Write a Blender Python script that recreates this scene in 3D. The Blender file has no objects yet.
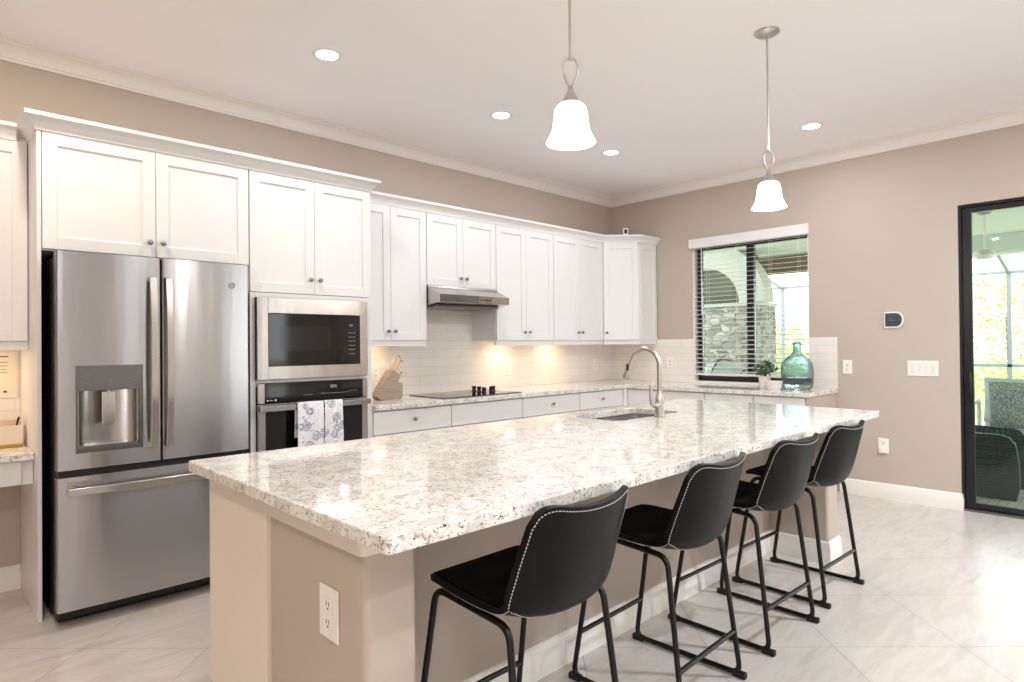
import bpy, bmesh, math, random
from mathutils import Vector, Matrix
random.seed(7)
PI = math.pi
S = bpy.context.scene
COL = S.collection

# ------------------------------------------------------------------ camera
fw = Vector((0.69632561, 0.71768525, 0.00765076)).normalized()
up = Vector((0.00124807, -0.01187049, 0.99992876))
rt = fw.cross(up).normalized(); up = rt.cross(fw).normalized()
cd = bpy.data.cameras.new('camera'); cam = bpy.data.objects.new('camera', cd); COL.objects.link(cam)
M = Matrix((rt, up, -fw)).transposed().to_4x4(); M.translation = Vector((-5.9173, -4.4164, 1.3258))
cam.matrix_world = M
cd.sensor_width = 36; cd.lens = 623.0047 / 1024 * 36; cd.shift_y = -0.0007
cd.clip_start = .05
S.camera = cam

# ------------------------------------------------------------------ world, exposure, daylight
S.view_settings.view_transform = 'Standard'; S.view_settings.look = 'None'
S.view_settings.gamma = 1; S.view_settings.use_curve_mapping = False
S.view_settings.exposure = 0.18
w = bpy.data.worlds.new('sky'); S.world = w; w.use_nodes = True
bg = w.node_tree.nodes['Background']; bg.inputs[0].default_value = (.93, .97, 1, 1); bg.inputs[1].default_value = 4.2
try:
    S.cycles.use_denoising = True; S.cycles.max_bounces = 10; S.cycles.diffuse_bounces = 6
    S.cycles.transparent_max_bounces = 16; S.cycles.caustics_reflective = False; S.cycles.caustics_refractive = False
    S.cycles.sample_clamp_indirect = 6
except Exception: pass

def lamp(name, typ, loc, energy, color, size=.1, rot=(0, 0, 0), size_y=None, spot=None):
    l = bpy.data.lights.new(name, typ); l.energy = energy; l.color = color
    if typ == 'AREA':
        l.size = size
        if size_y: l.shape = 'RECTANGLE'; l.size_y = size_y
        else: l.shape = 'DISK'
    elif typ == 'SPOT':
        l.spot_size = spot or 2.2; l.spot_blend = .8; l.shadow_soft_size = size
    else: l.shadow_soft_size = size
    o = bpy.data.objects.new(name, l); o.location = loc; o.rotation_euler = rot; COL.objects.link(o)
    return o
WARM = (1, .86, .71); NEUT = (.89, .96, 1)
CEIL = 3.02
CANS_AND_FILL = [(-4.17, -1.10), (-2.78, -1.09), (-1.46, -1.10), (-.835, -2.565),
        (-4.17, -4.9), (-2.0, -4.9), (-6.9, -2.6), (-6.6, -4.9), (-5.4, -5.9), (-1.1, -6.2), (-5.56, -1.10)]  # unseen lamps added as room fill; last one continues the visible row
POW = [8, 8, 8, 8, 10, 58, 18, 14, 42, 66, 14]
for i, (x, y) in enumerate(CANS_AND_FILL):
    lamp('can_or_fill_lamp', 'AREA', (x, y, CEIL - .012), POW[i], WARM if x < -5.5 else NEUT, .11)
for x, y in ((-2.549, -2.965), (-4.183, -2.947)):
    lamp('pendant_lamp', 'POINT', (x, y, 2.055), 9, (1, .93, .85), .04)
for x, y, e in ((-3.25, -.16, .8), (-1.84, -.18, 1.3), (-1.14, -.18, 1.3), (-5.75, -.16, 1.5)):
    lamp('under_cabinet_lamp', 'AREA', (x, y, 1.355), e, (1, .72, .44), .12, size_y=.05)

# ------------------------------------------------------------------ material helpers
def lin(c): return tuple((v / 12.92 if v <= .04045 else ((v + .055) / 1.055) ** 2.4) for v in c)
def rgb(r, g, b): return lin((r / 255, g / 255, b / 255)) + (1,)
def mat(name, col, rough=.5, metal=0, spec=.5, **kw):
    m = bpy.data.materials.new(name); m.use_nodes = True
    b = m.node_tree.nodes['Principled BSDF']
    b.inputs['Base Color'].default_value = col; b.inputs['Roughness'].default_value = rough
    b.inputs['Metallic'].default_value = metal; b.inputs['Specular IOR Level'].default_value = spec
    for k, v in kw.items(): b.inputs[k.replace('_', ' ')].default_value = v
    return m
def N(m, typ, **kw):
    n = m.node_tree.nodes.new(typ)
    for k, v in kw.items(): setattr(n, k, v)
    return n
def LK(m, a, b): m.node_tree.links.new(a, b)
def BS(m): return m.node_tree.nodes['Principled BSDF']
def ramp(m, src, stops, interp='LINEAR'):
    r = N(m, 'ShaderNodeValToRGB'); r.color_ramp.interpolation = interp
    e = r.color_ramp.elements
    while len(e) < len(stops): e.new(.5)
    for i, (p, c) in enumerate(stops): e[i].position = p; e[i].color = c if len(c) == 4 else tuple(c) + (1,)
    LK(m, src, r.inputs[0]); return r.outputs[0]
def noise(m, vec, scale, detail=3, rough=.5, dist=0):
    n = N(m, 'ShaderNodeTexNoise'); n.inputs['Scale'].default_value = scale; n.inputs['Detail'].default_value = detail
    n.inputs['Roughness'].default_value = rough; n.inputs['Distortion'].default_value = dist
    if vec is not None: LK(m, vec, n.inputs['Vector'])
    return n.outputs['Fac']
def mixc(m, fac, a, b, mode='MIX'):
    n = N(m, 'ShaderNodeMix', data_type='RGBA', blend_type=mode)
    for s, v in ((n.inputs[0], fac), (n.inputs[6], a), (n.inputs[7], b)):
        if hasattr(v, 'is_linked'): LK(m, v, s)
        else: s.default_value = v
    return n.outputs[2]
def coord(m, out='Object', scale=(1, 1, 1), rot=(0, 0, 0), loc=(0, 0, 0)):
    t = N(m, 'ShaderNodeTexCoord'); p = N(m, 'ShaderNodeMapping')
    p.inputs['Scale'].default_value = scale; p.inputs['Rotation'].default_value = rot; p.inputs['Location'].default_value = loc
    LK(m, t.outputs[out], p.inputs[0]); return p.outputs[0]
def bump(m, h, strength=.1, dist=.01):
    b = N(m, 'ShaderNodeBump'); b.inputs['Strength'].default_value = strength; b.inputs['Distance'].default_value = dist
    LK(m, h, b.inputs['Height']); LK(m, b.outputs[0], BS(m).inputs['Normal'])

def paint(name, col, rough=.6, bs=.04):
    m = mat(name, col, rough); v = coord(m)
    bump(m, noise(m, v, 220, 2), bs, .002); return m
M_WALL = paint('greige_wall_paint', rgb(190, 176, 164), .7)
M_CEIL = paint('ceiling_paint', rgb(246, 243, 244), .8, .06)
M_TRIM = paint('white_trim_paint', rgb(236, 230, 224), .45)
M_CAB = paint('white_cabinet_lacquer', rgb(230, 228, 227), .38, .01)
M_KNOB = mat('brushed_nickel', rgb(150, 145, 140), .3, 1)
M_NICK = mat('satin_nickel', rgb(196, 190, 184), .28, 1)
M_BLACKM = mat('black_metal', rgb(5, 5, 6), .35, 0, .4)
M_BLACK = mat('black_plastic', rgb(14, 14, 15), .5)
M_GLASSB = mat('black_glass', rgb(12, 12, 13), .06)
M_WIN_DARK = mat('oven_window_glass', rgb(28, 28, 30), .08)
M_WHITE = mat('white_plastic', rgb(240, 236, 230), .4)
M_SLOT = mat('dark_slot', rgb(70, 66, 62), .6)
M_GOLD = mat('gold_metal', rgb(200, 165, 90), .35, 1)
M_CER = mat('white_ceramic', rgb(232, 224, 216), .35)
M_FRAME = mat('dark_bronze_frame', rgb(30, 30, 34), .35, .2)
M_GREYT = mat('grey_print', rgb(120, 120, 122), .5)

# granite
def granite(name):
    m = mat(name, (1, 1, 1, 1), .07); v = coord(m)
    v2 = coord(m, scale=(1, 1.6, 1.3), rot=(0, 0, .5))
    base = ramp(m, noise(m, v, 12, 5, .7, .4), [(.34, rgb(206, 200, 194)), (.5, rgb(230, 226, 220)), (.66, rgb(244, 241, 236))])
    tan = ramp(m, noise(m, v, 30, 4, .7), [(.57, (0, 0, 0)), (.66, (.8, .8, .8))])
    c = mixc(m, tan, base, rgb(186, 174, 162))
    g = ramp(m, noise(m, v2, 62, 3, .62, .8), [(.565, (0, 0, 0)), (.64, (.85, .85, .85))])
    c = mixc(m, g, c, rgb(142, 138, 137))
    k = ramp(m, noise(m, v2, 95, 2, .6, .5), [(.625, (0, 0, 0)), (.67, (1, 1, 1))])
    c = mixc(m, k, c, rgb(58, 51, 47))
    LK(m, c, BS(m).inputs['Base Color']); return m
M_GRAN = granite('white_speckled_granite')

# floor tile
M_FLOOR = mat('diagonal_floor_tile', (1, 1, 1, 1), .28); m = M_FLOOR
v = coord(m, rot=(0, 0, -PI / 4), loc=(4.01, -.263, 0))
br = N(m, 'ShaderNodeTexBrick', offset=0, squash=1); LK(m, v, br.inputs[0])
for k_, v_ in (('Scale', 1), ('Brick Width', .556), ('Row Height', .5496), ('Mortar Size', .003), ('Mortar Smooth', .1), ('Bias', 0)): br.inputs[k_].default_value = v_
br.inputs['Color1'].default_value = rgb(213, 208, 204); br.inputs['Color2'].default_value = rgb(218, 214, 211); br.inputs['Mortar'].default_value = rgb(176, 170, 164)
vv = coord(m, rot=(0, 0, PI / 4), scale=(.8, 4.2, 1))
vein = ramp(m, noise(m, vv, 1.9, 6, .6, .35), [(.3, rgb(222, 216, 212)), (.48, rgb(243, 240, 237)), (.6, rgb(234, 227, 220)), (.8, rgb(250, 248, 246))])
c = mixc(m, .9, br.outputs[0], vein, 'MULTIPLY')
LK(m, c, BS(m).inputs['Base Color'])
LK(m, ramp(m, br.outputs['Fac'], [(0, (.26,) * 3), (1, (.7,) * 3)]), BS(m).inputs['Roughness'])
bump(m, br.outputs['Fac'], -.15, .002)

# subway tile
def subway(name, axis):
    m = mat(name, (1, 1, 1, 1), .16)
    t = N(m, 'ShaderNodeTexCoord'); s = N(m, 'ShaderNodeSeparateXYZ'); cb = N(m, 'ShaderNodeCombineXYZ')
    LK(m, t.outputs['Object'], s.inputs[0]); LK(m, s.outputs[axis], cb.inputs[0]); LK(m, s.outputs[2], cb.inputs[1])
    p = N(m, 'ShaderNodeMapping'); p.inputs['Location'].default_value = (0, -.914, 0); LK(m, cb.outputs[0], p.inputs[0])
    b = N(m, 'ShaderNodeTexBrick', offset=.5); LK(m, p.outputs[0], b.inputs[0])
    for k_, v_ in (('Scale', 1), ('Brick Width', .305), ('Row Height', .0765), ('Mortar Size', .0016), ('Mortar Smooth', .2)): b.inputs[k_].default_value = v_
    b.inputs['Color1'].default_value = rgb(233, 227, 221); b.inputs['Color2'].default_value = rgb(237, 232, 227); b.inputs['Mortar'].default_value = rgb(212, 204, 197)
    LK(m, b.outputs[0], BS(m).inputs['Base Color']); bump(m, b.outputs['Fac'], -.25, .002)
    return m
M_TILE_A = subway('subway_tile_long_wall', 0); M_TILE_B = subway('subway_tile_window_wall', 1)

# stainless steel, brushed along the given axis
def steel(name, col, rough=.26, brush=(1, 1, 160), aniso=.88):
    m = mat(name, col, rough, 1)
    v = coord(m, scale=brush)
    n = noise(m, v, 3, 2, .6)
    LK(m, ramp(m, n, [(.3, (rough * .98,) * 3), (.7, (rough * 1.02,) * 3)]), BS(m).inputs['Roughness'])
    BS(m).inputs['Anisotropic'].default_value = aniso; BS(m).inputs['Anisotropic Rotation'].default_value = .25
    w_ = noise(m, coord(m, scale=(3.2, 3.2, .35)), 2.2, 2, .5)
    bump(m, w_, .12, .02)
    return m
M_STEEL = steel('brushed_stainless_steel', rgb(186, 186, 189), .24)
M_STEEL2 = mat('smooth_stainless_steel', rgb(190, 186, 182), .22, 1)
M_STEELD = mat('dark_stainless_steel', rgb(120, 118, 118), .3, 1)
M_SINK = mat('sink_steel', rgb(205, 202, 198), .35, 1)

# leather
M_LEATH = mat('black_faux_leather', rgb(7, 7, 8), .42, 0, .2)
bump(M_LEATH, noise(M_LEATH, coord(M_LEATH), 260, 4, .6), .12, .0006)
M_SEAT = mat('black_suede_seat', rgb(8, 8, 9), .85, 0, .15)
M_STITCH = mat('white_thread', rgb(196, 194, 192), .7)

# pendant glass glow
M_SHADE = mat('frosted_white_glass', rgb(250, 246, 240), .3)
BS(M_SHADE).inputs['Emission Color'].default_value = (1, .93, .84, 1); BS(M_SHADE).inputs['Emission Strength'].default_value = 2.2
M_LENS = mat('downlight_lens', rgb(255, 250, 240), .4)
BS(M_LENS).inputs['Emission Color'].default_value = (1, .9, .76, 1); BS(M_LENS).inputs['Emission Strength'].default_value = 14
M_LED = mat('warm_puck_lens', rgb(255, 240, 210), .4)
BS(M_LED).inputs['Emission Color'].default_value = (1, .8, .5, 1); BS(M_LED).inputs['Emission Strength'].default_value = 5

# glazing: thin sheet, part clear and part mirror
def pane_mat(name, tint, refl=.08):
    m = bpy.data.materials.new(name); m.use_nodes = True; nt = m.node_tree; nt.nodes.clear()
    o = nt.nodes.new('ShaderNodeOutputMaterial'); mx = nt.nodes.new('ShaderNodeMixShader')
    t = nt.nodes.new('ShaderNodeBsdfTransparent'); t.inputs[0].default_value = tint
    g = nt.nodes.new('ShaderNodeBsdfGlossy'); g.inputs['Roughness'].default_value = .01
    fr = nt.nodes.new('ShaderNodeFresnel'); fr.inputs[0].default_value = 1.45
    nt.links.new(fr.outputs[0], mx.inputs[0]); nt.links.new(t.outputs[0], mx.inputs[1]); nt.links.new(g.outputs[0], mx.inputs[2])
    nt.links.new(mx.outputs[0], o.inputs[0]); return m
M_PANE = pane_mat('window_glass', (.92, .97, .95, 1))
M_JUG = mat('teal_bottle_glass', rgb(206, 226, 226), .05, 0, .5, Transmission_Weight=.92, IOR=1.3)
bump(M_JUG, noise(M_JUG, coord(M_JUG), 12, 3, .6), .6, .02)
M_JUGB = mat('smoky_thick_glass', rgb(70, 86, 100), .08, 0, .5, Transmission_Weight=.55, IOR=1.3)

# ------------------------------------------------------------------ mesh helpers
class MB:
    def __init__(s): s.bm = bmesh.new(); s.M = Matrix.Identity(4)
    def _add(s, verts, faces):
        vs = [s.bm.verts.new(s.M @ Vector(v)) for v in verts]
        for f in faces:
            try: s.bm.faces.new([vs[i] for i in f])
            except ValueError: pass
        return vs
    def box(s, x0, x1, y0, y1, z0, z1, bev=0, seg=2):
        t = bmesh.new()
        vs = [t.verts.new((x, y, z)) for x in (x0, x1) for y in (y0, y1) for z in (z0, z1)]
        for f in ((0, 1, 3, 2), (4, 6, 7, 5), (0, 4, 5, 1), (2, 3, 7, 6), (0, 2, 6, 4), (1, 5, 7, 3)): t.faces.new([vs[i] for i in f])
        if bev > 0: bmesh.ops.bevel(t, geom=list(t.edges), offset=bev, segments=seg, profile=.5, affect='EDGES')
        s.merge(t); return s
    def merge(s, t):
        t.verts.index_update(); d = {}
        for v in t.verts: d[v] = s.bm.verts.new(s.M @ v.co)
        for f in t.faces:
            try: s.bm.faces.new([d[v] for v in f.verts])
            except ValueError: pass
        t.free()
    def prism(s, poly, axis, a, b):
        """poly: 2D points in the two remaining axes (x,y,z order)"""
        def mk(p, q):
            return {'x': (q, p[0], p[1]), 'y': (p[0], q, p[1]), 'z': (p[0], p[1], q)}[axis]
        n = len(poly); vs = [mk(p, a) for p in poly] + [mk(p, b) for p in poly]
        s._add(vs, [tuple(range(n))[::-1], tuple(range(n, 2 * n))] + [(i, (i + 1) % n, n + (i + 1) % n, n + i) for i in range(n)]); return s
    def sweep(s, prof, path, closed=False):
        """prof (offset, z) points swept along path of (x,y) with mitred corners; offset to the left of travel"""
        n = len(path); rings = []
        for i, p in enumerate(path):
            p = Vector(p); a = Vector(path[i - 1]) if (i > 0 or closed) else None; b = Vector(path[(i + 1) % n]) if (i < n - 1 or closed) else None
            d1 = (p - a).normalized() if a is not None else (b - p).normalized(); d2 = (b - p).normalized() if b is not None else d1
            n1 = Vector((-d1.y, d1.x)); n2 = Vector((-d2.y, d2.x)); k = (n1 + n2); k = k / max(.2, k.dot(n1))
            rings.append([(p.x + k.x * o, p.y + k.y * o, z) for o, z in prof])
        m = len(prof); vs = [v for r in rings for v in r]; fs = []
        for i in range(n - 1 if not closed else n):
            j = (i + 1) % n
            for q in range(m): fs.append((i * m + q, i * m + (q + 1) % m, j * m + (q + 1) % m, j * m + q))
        if not closed: fs += [tuple(range(m)), tuple(range((n - 1) * m, n * m))[::-1]]
        s._add(vs, fs); return s
    def tube(s, pts, r, seg=10, cap=True):
        pts = [Vector(p) for p in pts]; n = len(pts); rs = r if isinstance(r, (list, tuple)) else [r] * n
        nrm = None; vs = []
        for i, p in enumerate(pts):
            t = (pts[min(i + 1, n - 1)] - pts[max(i - 1, 0)]).normalized()
            if nrm is None:
                nrm = t.orthogonal().normalized()
            nrm = (nrm - t * nrm.dot(t)).normalized(); bn = t.cross(nrm)
            for k in range(seg):
                a = 2 * PI * k / seg; vs.append(p + (nrm * math.cos(a) + bn * math.sin(a)) * rs[i])
        fs = [(i * seg + k, i * seg + (k + 1) % seg, (i + 1) * seg + (k + 1) % seg, (i + 1) * seg + k) for i in range(n - 1) for k in range(seg)]
        if cap: fs += [tuple(range(seg))[::-1], tuple(range((n - 1) * seg, n * seg))]
        s._add(vs, fs); return s
    def cyl(s, a, b, r, seg=16): return s.tube([a, b], r, seg)
    def lathe(s, prof, c=(0, 0, 0), seg=32, axis='z'):
        vs = []; n = len(prof)
        for r, z in prof:
            for k in range(seg):
                a = 2 * PI * k / seg; x, y = r * math.cos(a), r * math.sin(a)
                p = {'z': (x, y, z), 'y': (x, z, y), 'x': (z, x, y)}[axis]
                vs.append((c[0] + p[0], c[1] + p[1], c[2] + p[2]))
        fs = [(i * seg + k, i * seg + (k + 1) % seg, (i + 1) * seg + (k + 1) % seg, (i + 1) * seg + k) for i in range(n - 1) for k in range(seg)]
        if prof[0][0] > 1e-6 and prof[0] != prof[-1]: fs.append(tuple(range(seg))[::-1])
        if prof[-1][0] > 1e-6 and prof[0] != prof[-1]: fs.append(tuple(range((n - 1) * seg, n * seg)))
        s._add(vs, fs); return s
    def sphere(s, c, r, sc=(1, 1, 1), u=16, v=10):
        t = bmesh.new(); bmesh.ops.create_uvsphere(t, u_segments=u, v_segments=v, radius=r)
        for q in t.verts: q.co = Vector((q.co.x * sc[0] + c[0], q.co.y * sc[1] + c[1], q.co.z * sc[2] + c[2]))
        s.merge(t); return s
    def build(s, name, m, parent=None, smooth=None, local=False):
        bmesh.ops.remove_doubles(s.bm, verts=list(s.bm.verts), dist=1e-5)
        bmesh.ops.recalc_face_normals(s.bm, faces=list(s.bm.faces))
        me = bpy.data.meshes.new(name)
        if parent is not None and not local:
            off = Vector(); p = parent
            chain = []
            while p is not None: chain.append(p); p = p.parent
            T = Matrix.Identity(4)
            for p in reversed(chain): T = T @ Matrix.LocRotScale(p.location, p.rotation_euler, None)
            s.bm.transform(T.inverted())
        s.bm.to_mesh(me); s.bm.free(); me.materials.append(m)
        if smooth is not None:
            me.shade_smooth(); me.set_sharp_from_angle(angle=math.radians(smooth))
        o = bpy.data.objects.new(name, me); COL.objects.link(o)
        if parent is not None: o.parent = parent
        return o
def arc(c, r, a0, a1, n, plane='yz', const=0):
    out = []
    for i in range(n + 1):
        a = a0 + (a1 - a0) * i / n; u = c[0] + r * math.cos(a); v_ = c[1] + r * math.sin(a)
        out.append({'yz': (const, u, v_), 'xz': (u, const, v_), 'xy': (u, v_, const)}[plane])
    return out
def tag(o, label=None, cat=None, group=None, kind=None):
    if label: o['label'] = label
    if cat: o['category'] = cat
    if group: o['group'] = group
    if kind: o['kind'] = kind
    return o
def thing(name, label, cat, loc, rz=0, group=None):
    o = bpy.data.objects.new(name, None); COL.objects.link(o); o.location = loc; o.rotation_euler = (0, 0, rz)
    o.empty_display_size = .1
    return tag(o, label, cat, group)
def struct(name, mb, m, smooth=None, parent=None):
    o = mb.build(name, m, parent, smooth)
    if parent is None: o['kind'] = 'structure'
    return o
def copy_tree(o, parent=None):
    c = o.copy(); COL.objects.link(c)
    if parent is not None: c.parent = parent
    for ch in list(o.children): copy_tree(ch, c)
    return c

# ------------------------------------------------------------------ room shell
X0, Y0 = -8.6, -8.2
struct('floor', MB().box(X0, .16, Y0, .12, -.1, 0), M_FLOOR)
struct('ceiling', MB().box(X0, .16, Y0, .12, CEIL, CEIL + .1), M_CEIL)
struct('wall_back', MB().box(X0, 0, 0, .12, 0, CEIL), M_WALL)
W0, W1, WZ0, WZ1 = -2.222, -1.052, .93, 2.34
D0, D1, DZ = -6.2, -3.352, 2.39
b = MB()
b.box(0, .16, W1, .12, 0, CEIL); b.box(0, .16, W0, W1, 0, WZ0); b.box(0, .16, W0, W1, WZ1, CEIL); b.box(0, .16, D1, W0, 0, CEIL)
b.box(0, .16, D0, D1, DZ, CEIL); b.box(0, .16, Y0, D0, 0, CEIL)
struct('wall_right', b, M_WALL)
b = MB(); b.box(X0 - .12, X0, Y0, .12, 0, .3); b.box(X0 - .12, X0, Y0, .12, 2.5, CEIL)
b.box(X0 - .12, X0, -6.6, .12, .3, 2.5)  # stops short: opening added in this unseen wall to let daylight in
struct('wall_left', b, M_WALL)
b = MB(); b.box(X0, 0, Y0 - .12, Y0, 2.6, CEIL)
for a, c in ((X0, -7.9), (-7.65, -3.70), (-3.58, -2.47), (-2.42, -2.13), (-2.07, -1.2), (-.8, .16)): b.box(a, c, Y0 - .12, Y0, 0, 2.6)  # slots added in the unseen wall for bright streaks reflected by the refrigerator
struct('wall_front', b, M_WALL)

# crown moulding round the room: trim
CR = [(0, 2.926), (.012, 2.926), (.014, 2.938), (.022, 2.941), (.028, 2.955), (.048, 2.982), (.072, 2.998), (.082, 3.0), (.084, 3.008), (.1, 3.012), (.1, CEIL), (0, CEIL)]
b = MB().sweep([(-o, z) for o, z in CR], [(X0, 0), (0, 0), (0, Y0)])
struct('trim_1', b, M_TRIM, 40)
BB = [(0, 0), (.016, 0), (.016, .092), (.012, .1), (.012, .116), (.006, .128), (0, .132)]
struct('baseboard_right', MB().sweep([(-o, z) for o, z in BB], [(0, -2.47), (0, D1 + .002), (.05, D1 + .002)]), M_TRIM, 40)
struct('baseboard_back', MB().sweep([(-o, z) for o, z in BB], [(X0, 0), (-5.466, 0)]), M_TRIM, 40)

# tiled splashback, a thin skin on the walls
struct('trim_2', MB().box(-3.6, -.008, -.008, 0, .914, 1.42).box(-2.925, -2.155, -.008, 0, 1.42, 1.80), M_TILE_A)
b = MB(); b.box(-.008, 0, -1.051, 0, .914, 1.372); b.box(-.008, 0, -2.46, -2.224, .914, 1.372)
struct('trim_3', b, M_TILE_B)
struct('trim_4', MB().box(X0, -5.466, -.008, 0, .815, 1.42), M_TILE_A)
# window reveal sill
struct('trim_5', MB().box(-.012, .15, W0 - .004, W1 + .004, .914, .935, .002), M_TRIM)

# ------------------------------------------------------------------ window
wn = bpy.data.objects.new('window_1', None); COL.objects.link(wn); wn.location = (.1, -1.65, .93); tag(wn, kind='structure')
b = MB(); xf0, xf1 = .09, .14
b.box(xf0, xf1, W1 - .048, W1 - .0065, .936, WZ1 - .0005, .003); b.box(xf0, xf1, W0 + .0005, W0 + .03, .936, WZ1 - .0005, .003)
b.box(xf0, xf1, W0 + .031, W1 - .049, .936, .985, .003); b.box(xf0, xf1, W0 + .031, W1 - .049, WZ1 - .04, WZ1 - .0005, .003)
b.build('window_frame', M_FRAME, wn)
MB().box(xf0 - .006, xf1, -1.665, -1.595, .986, WZ1 - .041, .003).build('mullion', M_FRAME, wn)
MB().box(.112, .116, W0 + .031, -1.666, .986, WZ1 - .041).build('pane', M_PANE, wn)
MB().box(.112, .116, -1.594, W1 - .049, .986, WZ1 - .041).build('pane', M_PANE, wn)

# blind
bl = thing('window_blind', 'white slatted horizontal blind with a wide valance hanging in the window', 'blind', (.03, -1.65, .97))
MB().box(-.045, .02, W0 - .012, -1.03, 2.315, 2.41, .004).build('valance', M_CAB, bl)
b = MB(); z = 1.035
ns = 0
while z < 2.31:
    b.M = Matrix.Translation((.045, 0, z)) @ Matrix.Rotation(math.radians(-9), 4, 'Y')
    b.box(-.024, .024, W0 + .008, W1 - .006, -.0014, .0014)
    z += .0455; ns += 1
b.build('slats', M_CAB, bl)
MB().box(.02, .07, W0 + .008, W1 - .006, .995, 1.018, .004).build('bottom_rail', M_CAB, bl)
b = MB()
for y in (-1.20, -1.52, -1.85, -2.12):
    for x in (.0195, .0705): b.cyl((x, y, 1.0), (x, y, 2.32), .0012, 6)
b.build('ladder_cord', M_WHITE, bl)
MB().cyl((.012, -1.145, 1.62), (.012, -1.145, 2.32), .004, 8).build('tilt_wand', M_WHITE, bl)

struct('trim_9', MB().box(.0, .088, W1 - .006, W1 - .0005, .936, WZ1 - .0005).box(.0, .088, W0 + .0005, W0 + .006, .936, WZ1 - .0005), M_TRIM)
# ------------------------------------------------------------------ sliding glass door
dr = bpy.data.objects.new('door_1', None); COL.objects.link(dr); dr.location = (.08, (D0 + D1) / 2, 0); tag(dr, kind='structure')
b = MB(); b.box(.02, .14, D1 - .018, D1 - .0005, 0, DZ - .001, .002); b.box(.02, .14, D0 + .0005, D0 + .02, 0, DZ - .001, .002)
b.box(.02, .14, D0 + .021, D1 - .019, DZ - .02, DZ - .001, .002)
b.build('door_frame', M_BLACK, dr)
MB().box(.01, .15, D0 + .021, D1 - .019, .0, .018, .003).build('door_track', M_STEELD, dr)
for a, c, x in ((-4.80, D1 - .02, .04), (D0 + .021, -4.74, .09)):
    b = MB(); b.box(x, x + .04, c - .062, c, .02, DZ - .022, .003); b.box(x, x + .04, a, a + .062, .02, DZ - .022, .003)
    b.box(x, x + .04, a + .063, c - .063, .02, .06, .003); b.box(x, x + .04, a + .063, c - .063, DZ - .064, DZ - .022, .003)
    pn = b.build('sash', M_FRAME, dr)
    MB().box(x + .018, x + .022, a + .063, c - .063, .061, DZ - .065).build('pane', M_PANE, pn)
b = MB().tube([(.04, D1 - .062, 1.09), (.012, D1 - .066, 1.06), (0.0, D1 - .068, .99), (0, D1 - .068, .93), (.012, D1 - .066, .87), (.04, D1 - .062, .845)], [.006, .009, .011, .011, .009, .006], 8)
b.build('door_handle', M_BLACK, dr, 50)

# ------------------------------------------------------------------ cabinets
def shaker(mb, x0, x1, z0, z1, y, fr=.062, t=.02, rec=.009, arch=False):
    """door front at y (facing -y), thickness t behind; recessed centre panel"""
    mb.box(x0, x0 + fr, y, y + t, z0, z1, .0015, 1); mb.box(x1 - fr, x1, y, y + t, z0, z1, .0015, 1)
    mb.box(x0 + fr, x1 - fr, y, y + t, z0, z0 + fr, .0015, 1); mb.box(x0 + fr, x1 - fr, y, y + t, z1 - fr, z1, .0015, 1)
    mb.box(x0 + fr - .003, x1 - fr + .003, y + rec, y + t - .002, z0 + fr - .003, z1 - fr + .003)
def knob(par, x, y, z):
    b = MB(); b.M = Matrix.Translation((x, y, z))
    b.lathe([(.006, 0), (.005, -.008), (.006, -.012), (.0135, -.016), (.015, -.021), (.012, -.026), (0, -.028)], seg=14, axis='y')
    return b
def cabinet(name, label, x0, x1, yb, yf, z0, z1, fronts, frame=None, loc=None, rz=0, rail=False, group=None, toe=0, matr=None):
    """built in local axes (front faces -y) and turned by rz about loc"""
    root = thing(name, label, 'cabinet', loc or (0, 0, 0), 0, group)
    if loc is None: root.location = ((x0 + x1) / 2, yb, z0 if not toe else 0)
    g = .0005
    b = MB()
    t = .02
    ybody = yf + t
    if toe:
        b.box(x0 + g, x1 - g, ybody, yb - .001, toe, z1, .001, 1); b.box(x0 + g, x1 - g, ybody + .06, yb - .001, 0, toe)
    else: b.box(x0 + g, x1 - g, ybody, yb - .001, z0, z1, .001, 1)
    if frame: frame(b)
    o = b.build('body', M_CAB, root)
    for f in fronts:
        kx = f.get('k'); b = MB()
        if f.get('slab'): b.box(f['x0'], f['x1'], yf, yf + t - .001, f['z0'], f['z1'], .002, 1)
        else: shaker(b, f['x0'], f['x1'], f['z0'], f['z1'], yf, t=t - .001)
        d = b.build('drawer' if f.get('slab') else 'door', M_CAB, root)
        if kx: knob(d, kx[0], yf, kx[1]).build('knob', M_KNOB, d, 50)
    if rail:
        MB().box(x0 + g, x1 - g, yf + .014, yf + .032, z0 - .046, z0 - .0005, .003, 1).build('light_rail', M_CAB, root)
    if rz: root.rotation_euler = (0, 0, rz)
    return root
def pair(x0, x1, z0, z1, kz, gap=.003, edge=.004):
    m = (x0 + x1) / 2
    return [dict(x0=x0 + edge, x1=m - gap / 2, z0=z0, z1=z1, k=(m - .032, kz)), dict(x0=m + gap / 2, x1=x1 - edge, z0=z0, z1=z1, k=(m + .032, kz))]

# fridge surround: side panel, cabinet above fridge
YT = -.63
root = thing('side_panel', 'tall white end panel standing left of the refrigerator', 'panel', (-5.45, -.3, 0))
MB().box(-5.465, -5.4475, YT, -.002, 0, 2.399, .001, 1).build('board', M_CAB, root)
cabinet('fridge_cabinet', 'white two-door cabinet above the steel refrigerator', -5.447, -4.4405, 0, YT, 1.815, 2.42,
        pair(-5.447, -4.44, 1.822, 2.40, 1.90))
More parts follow.
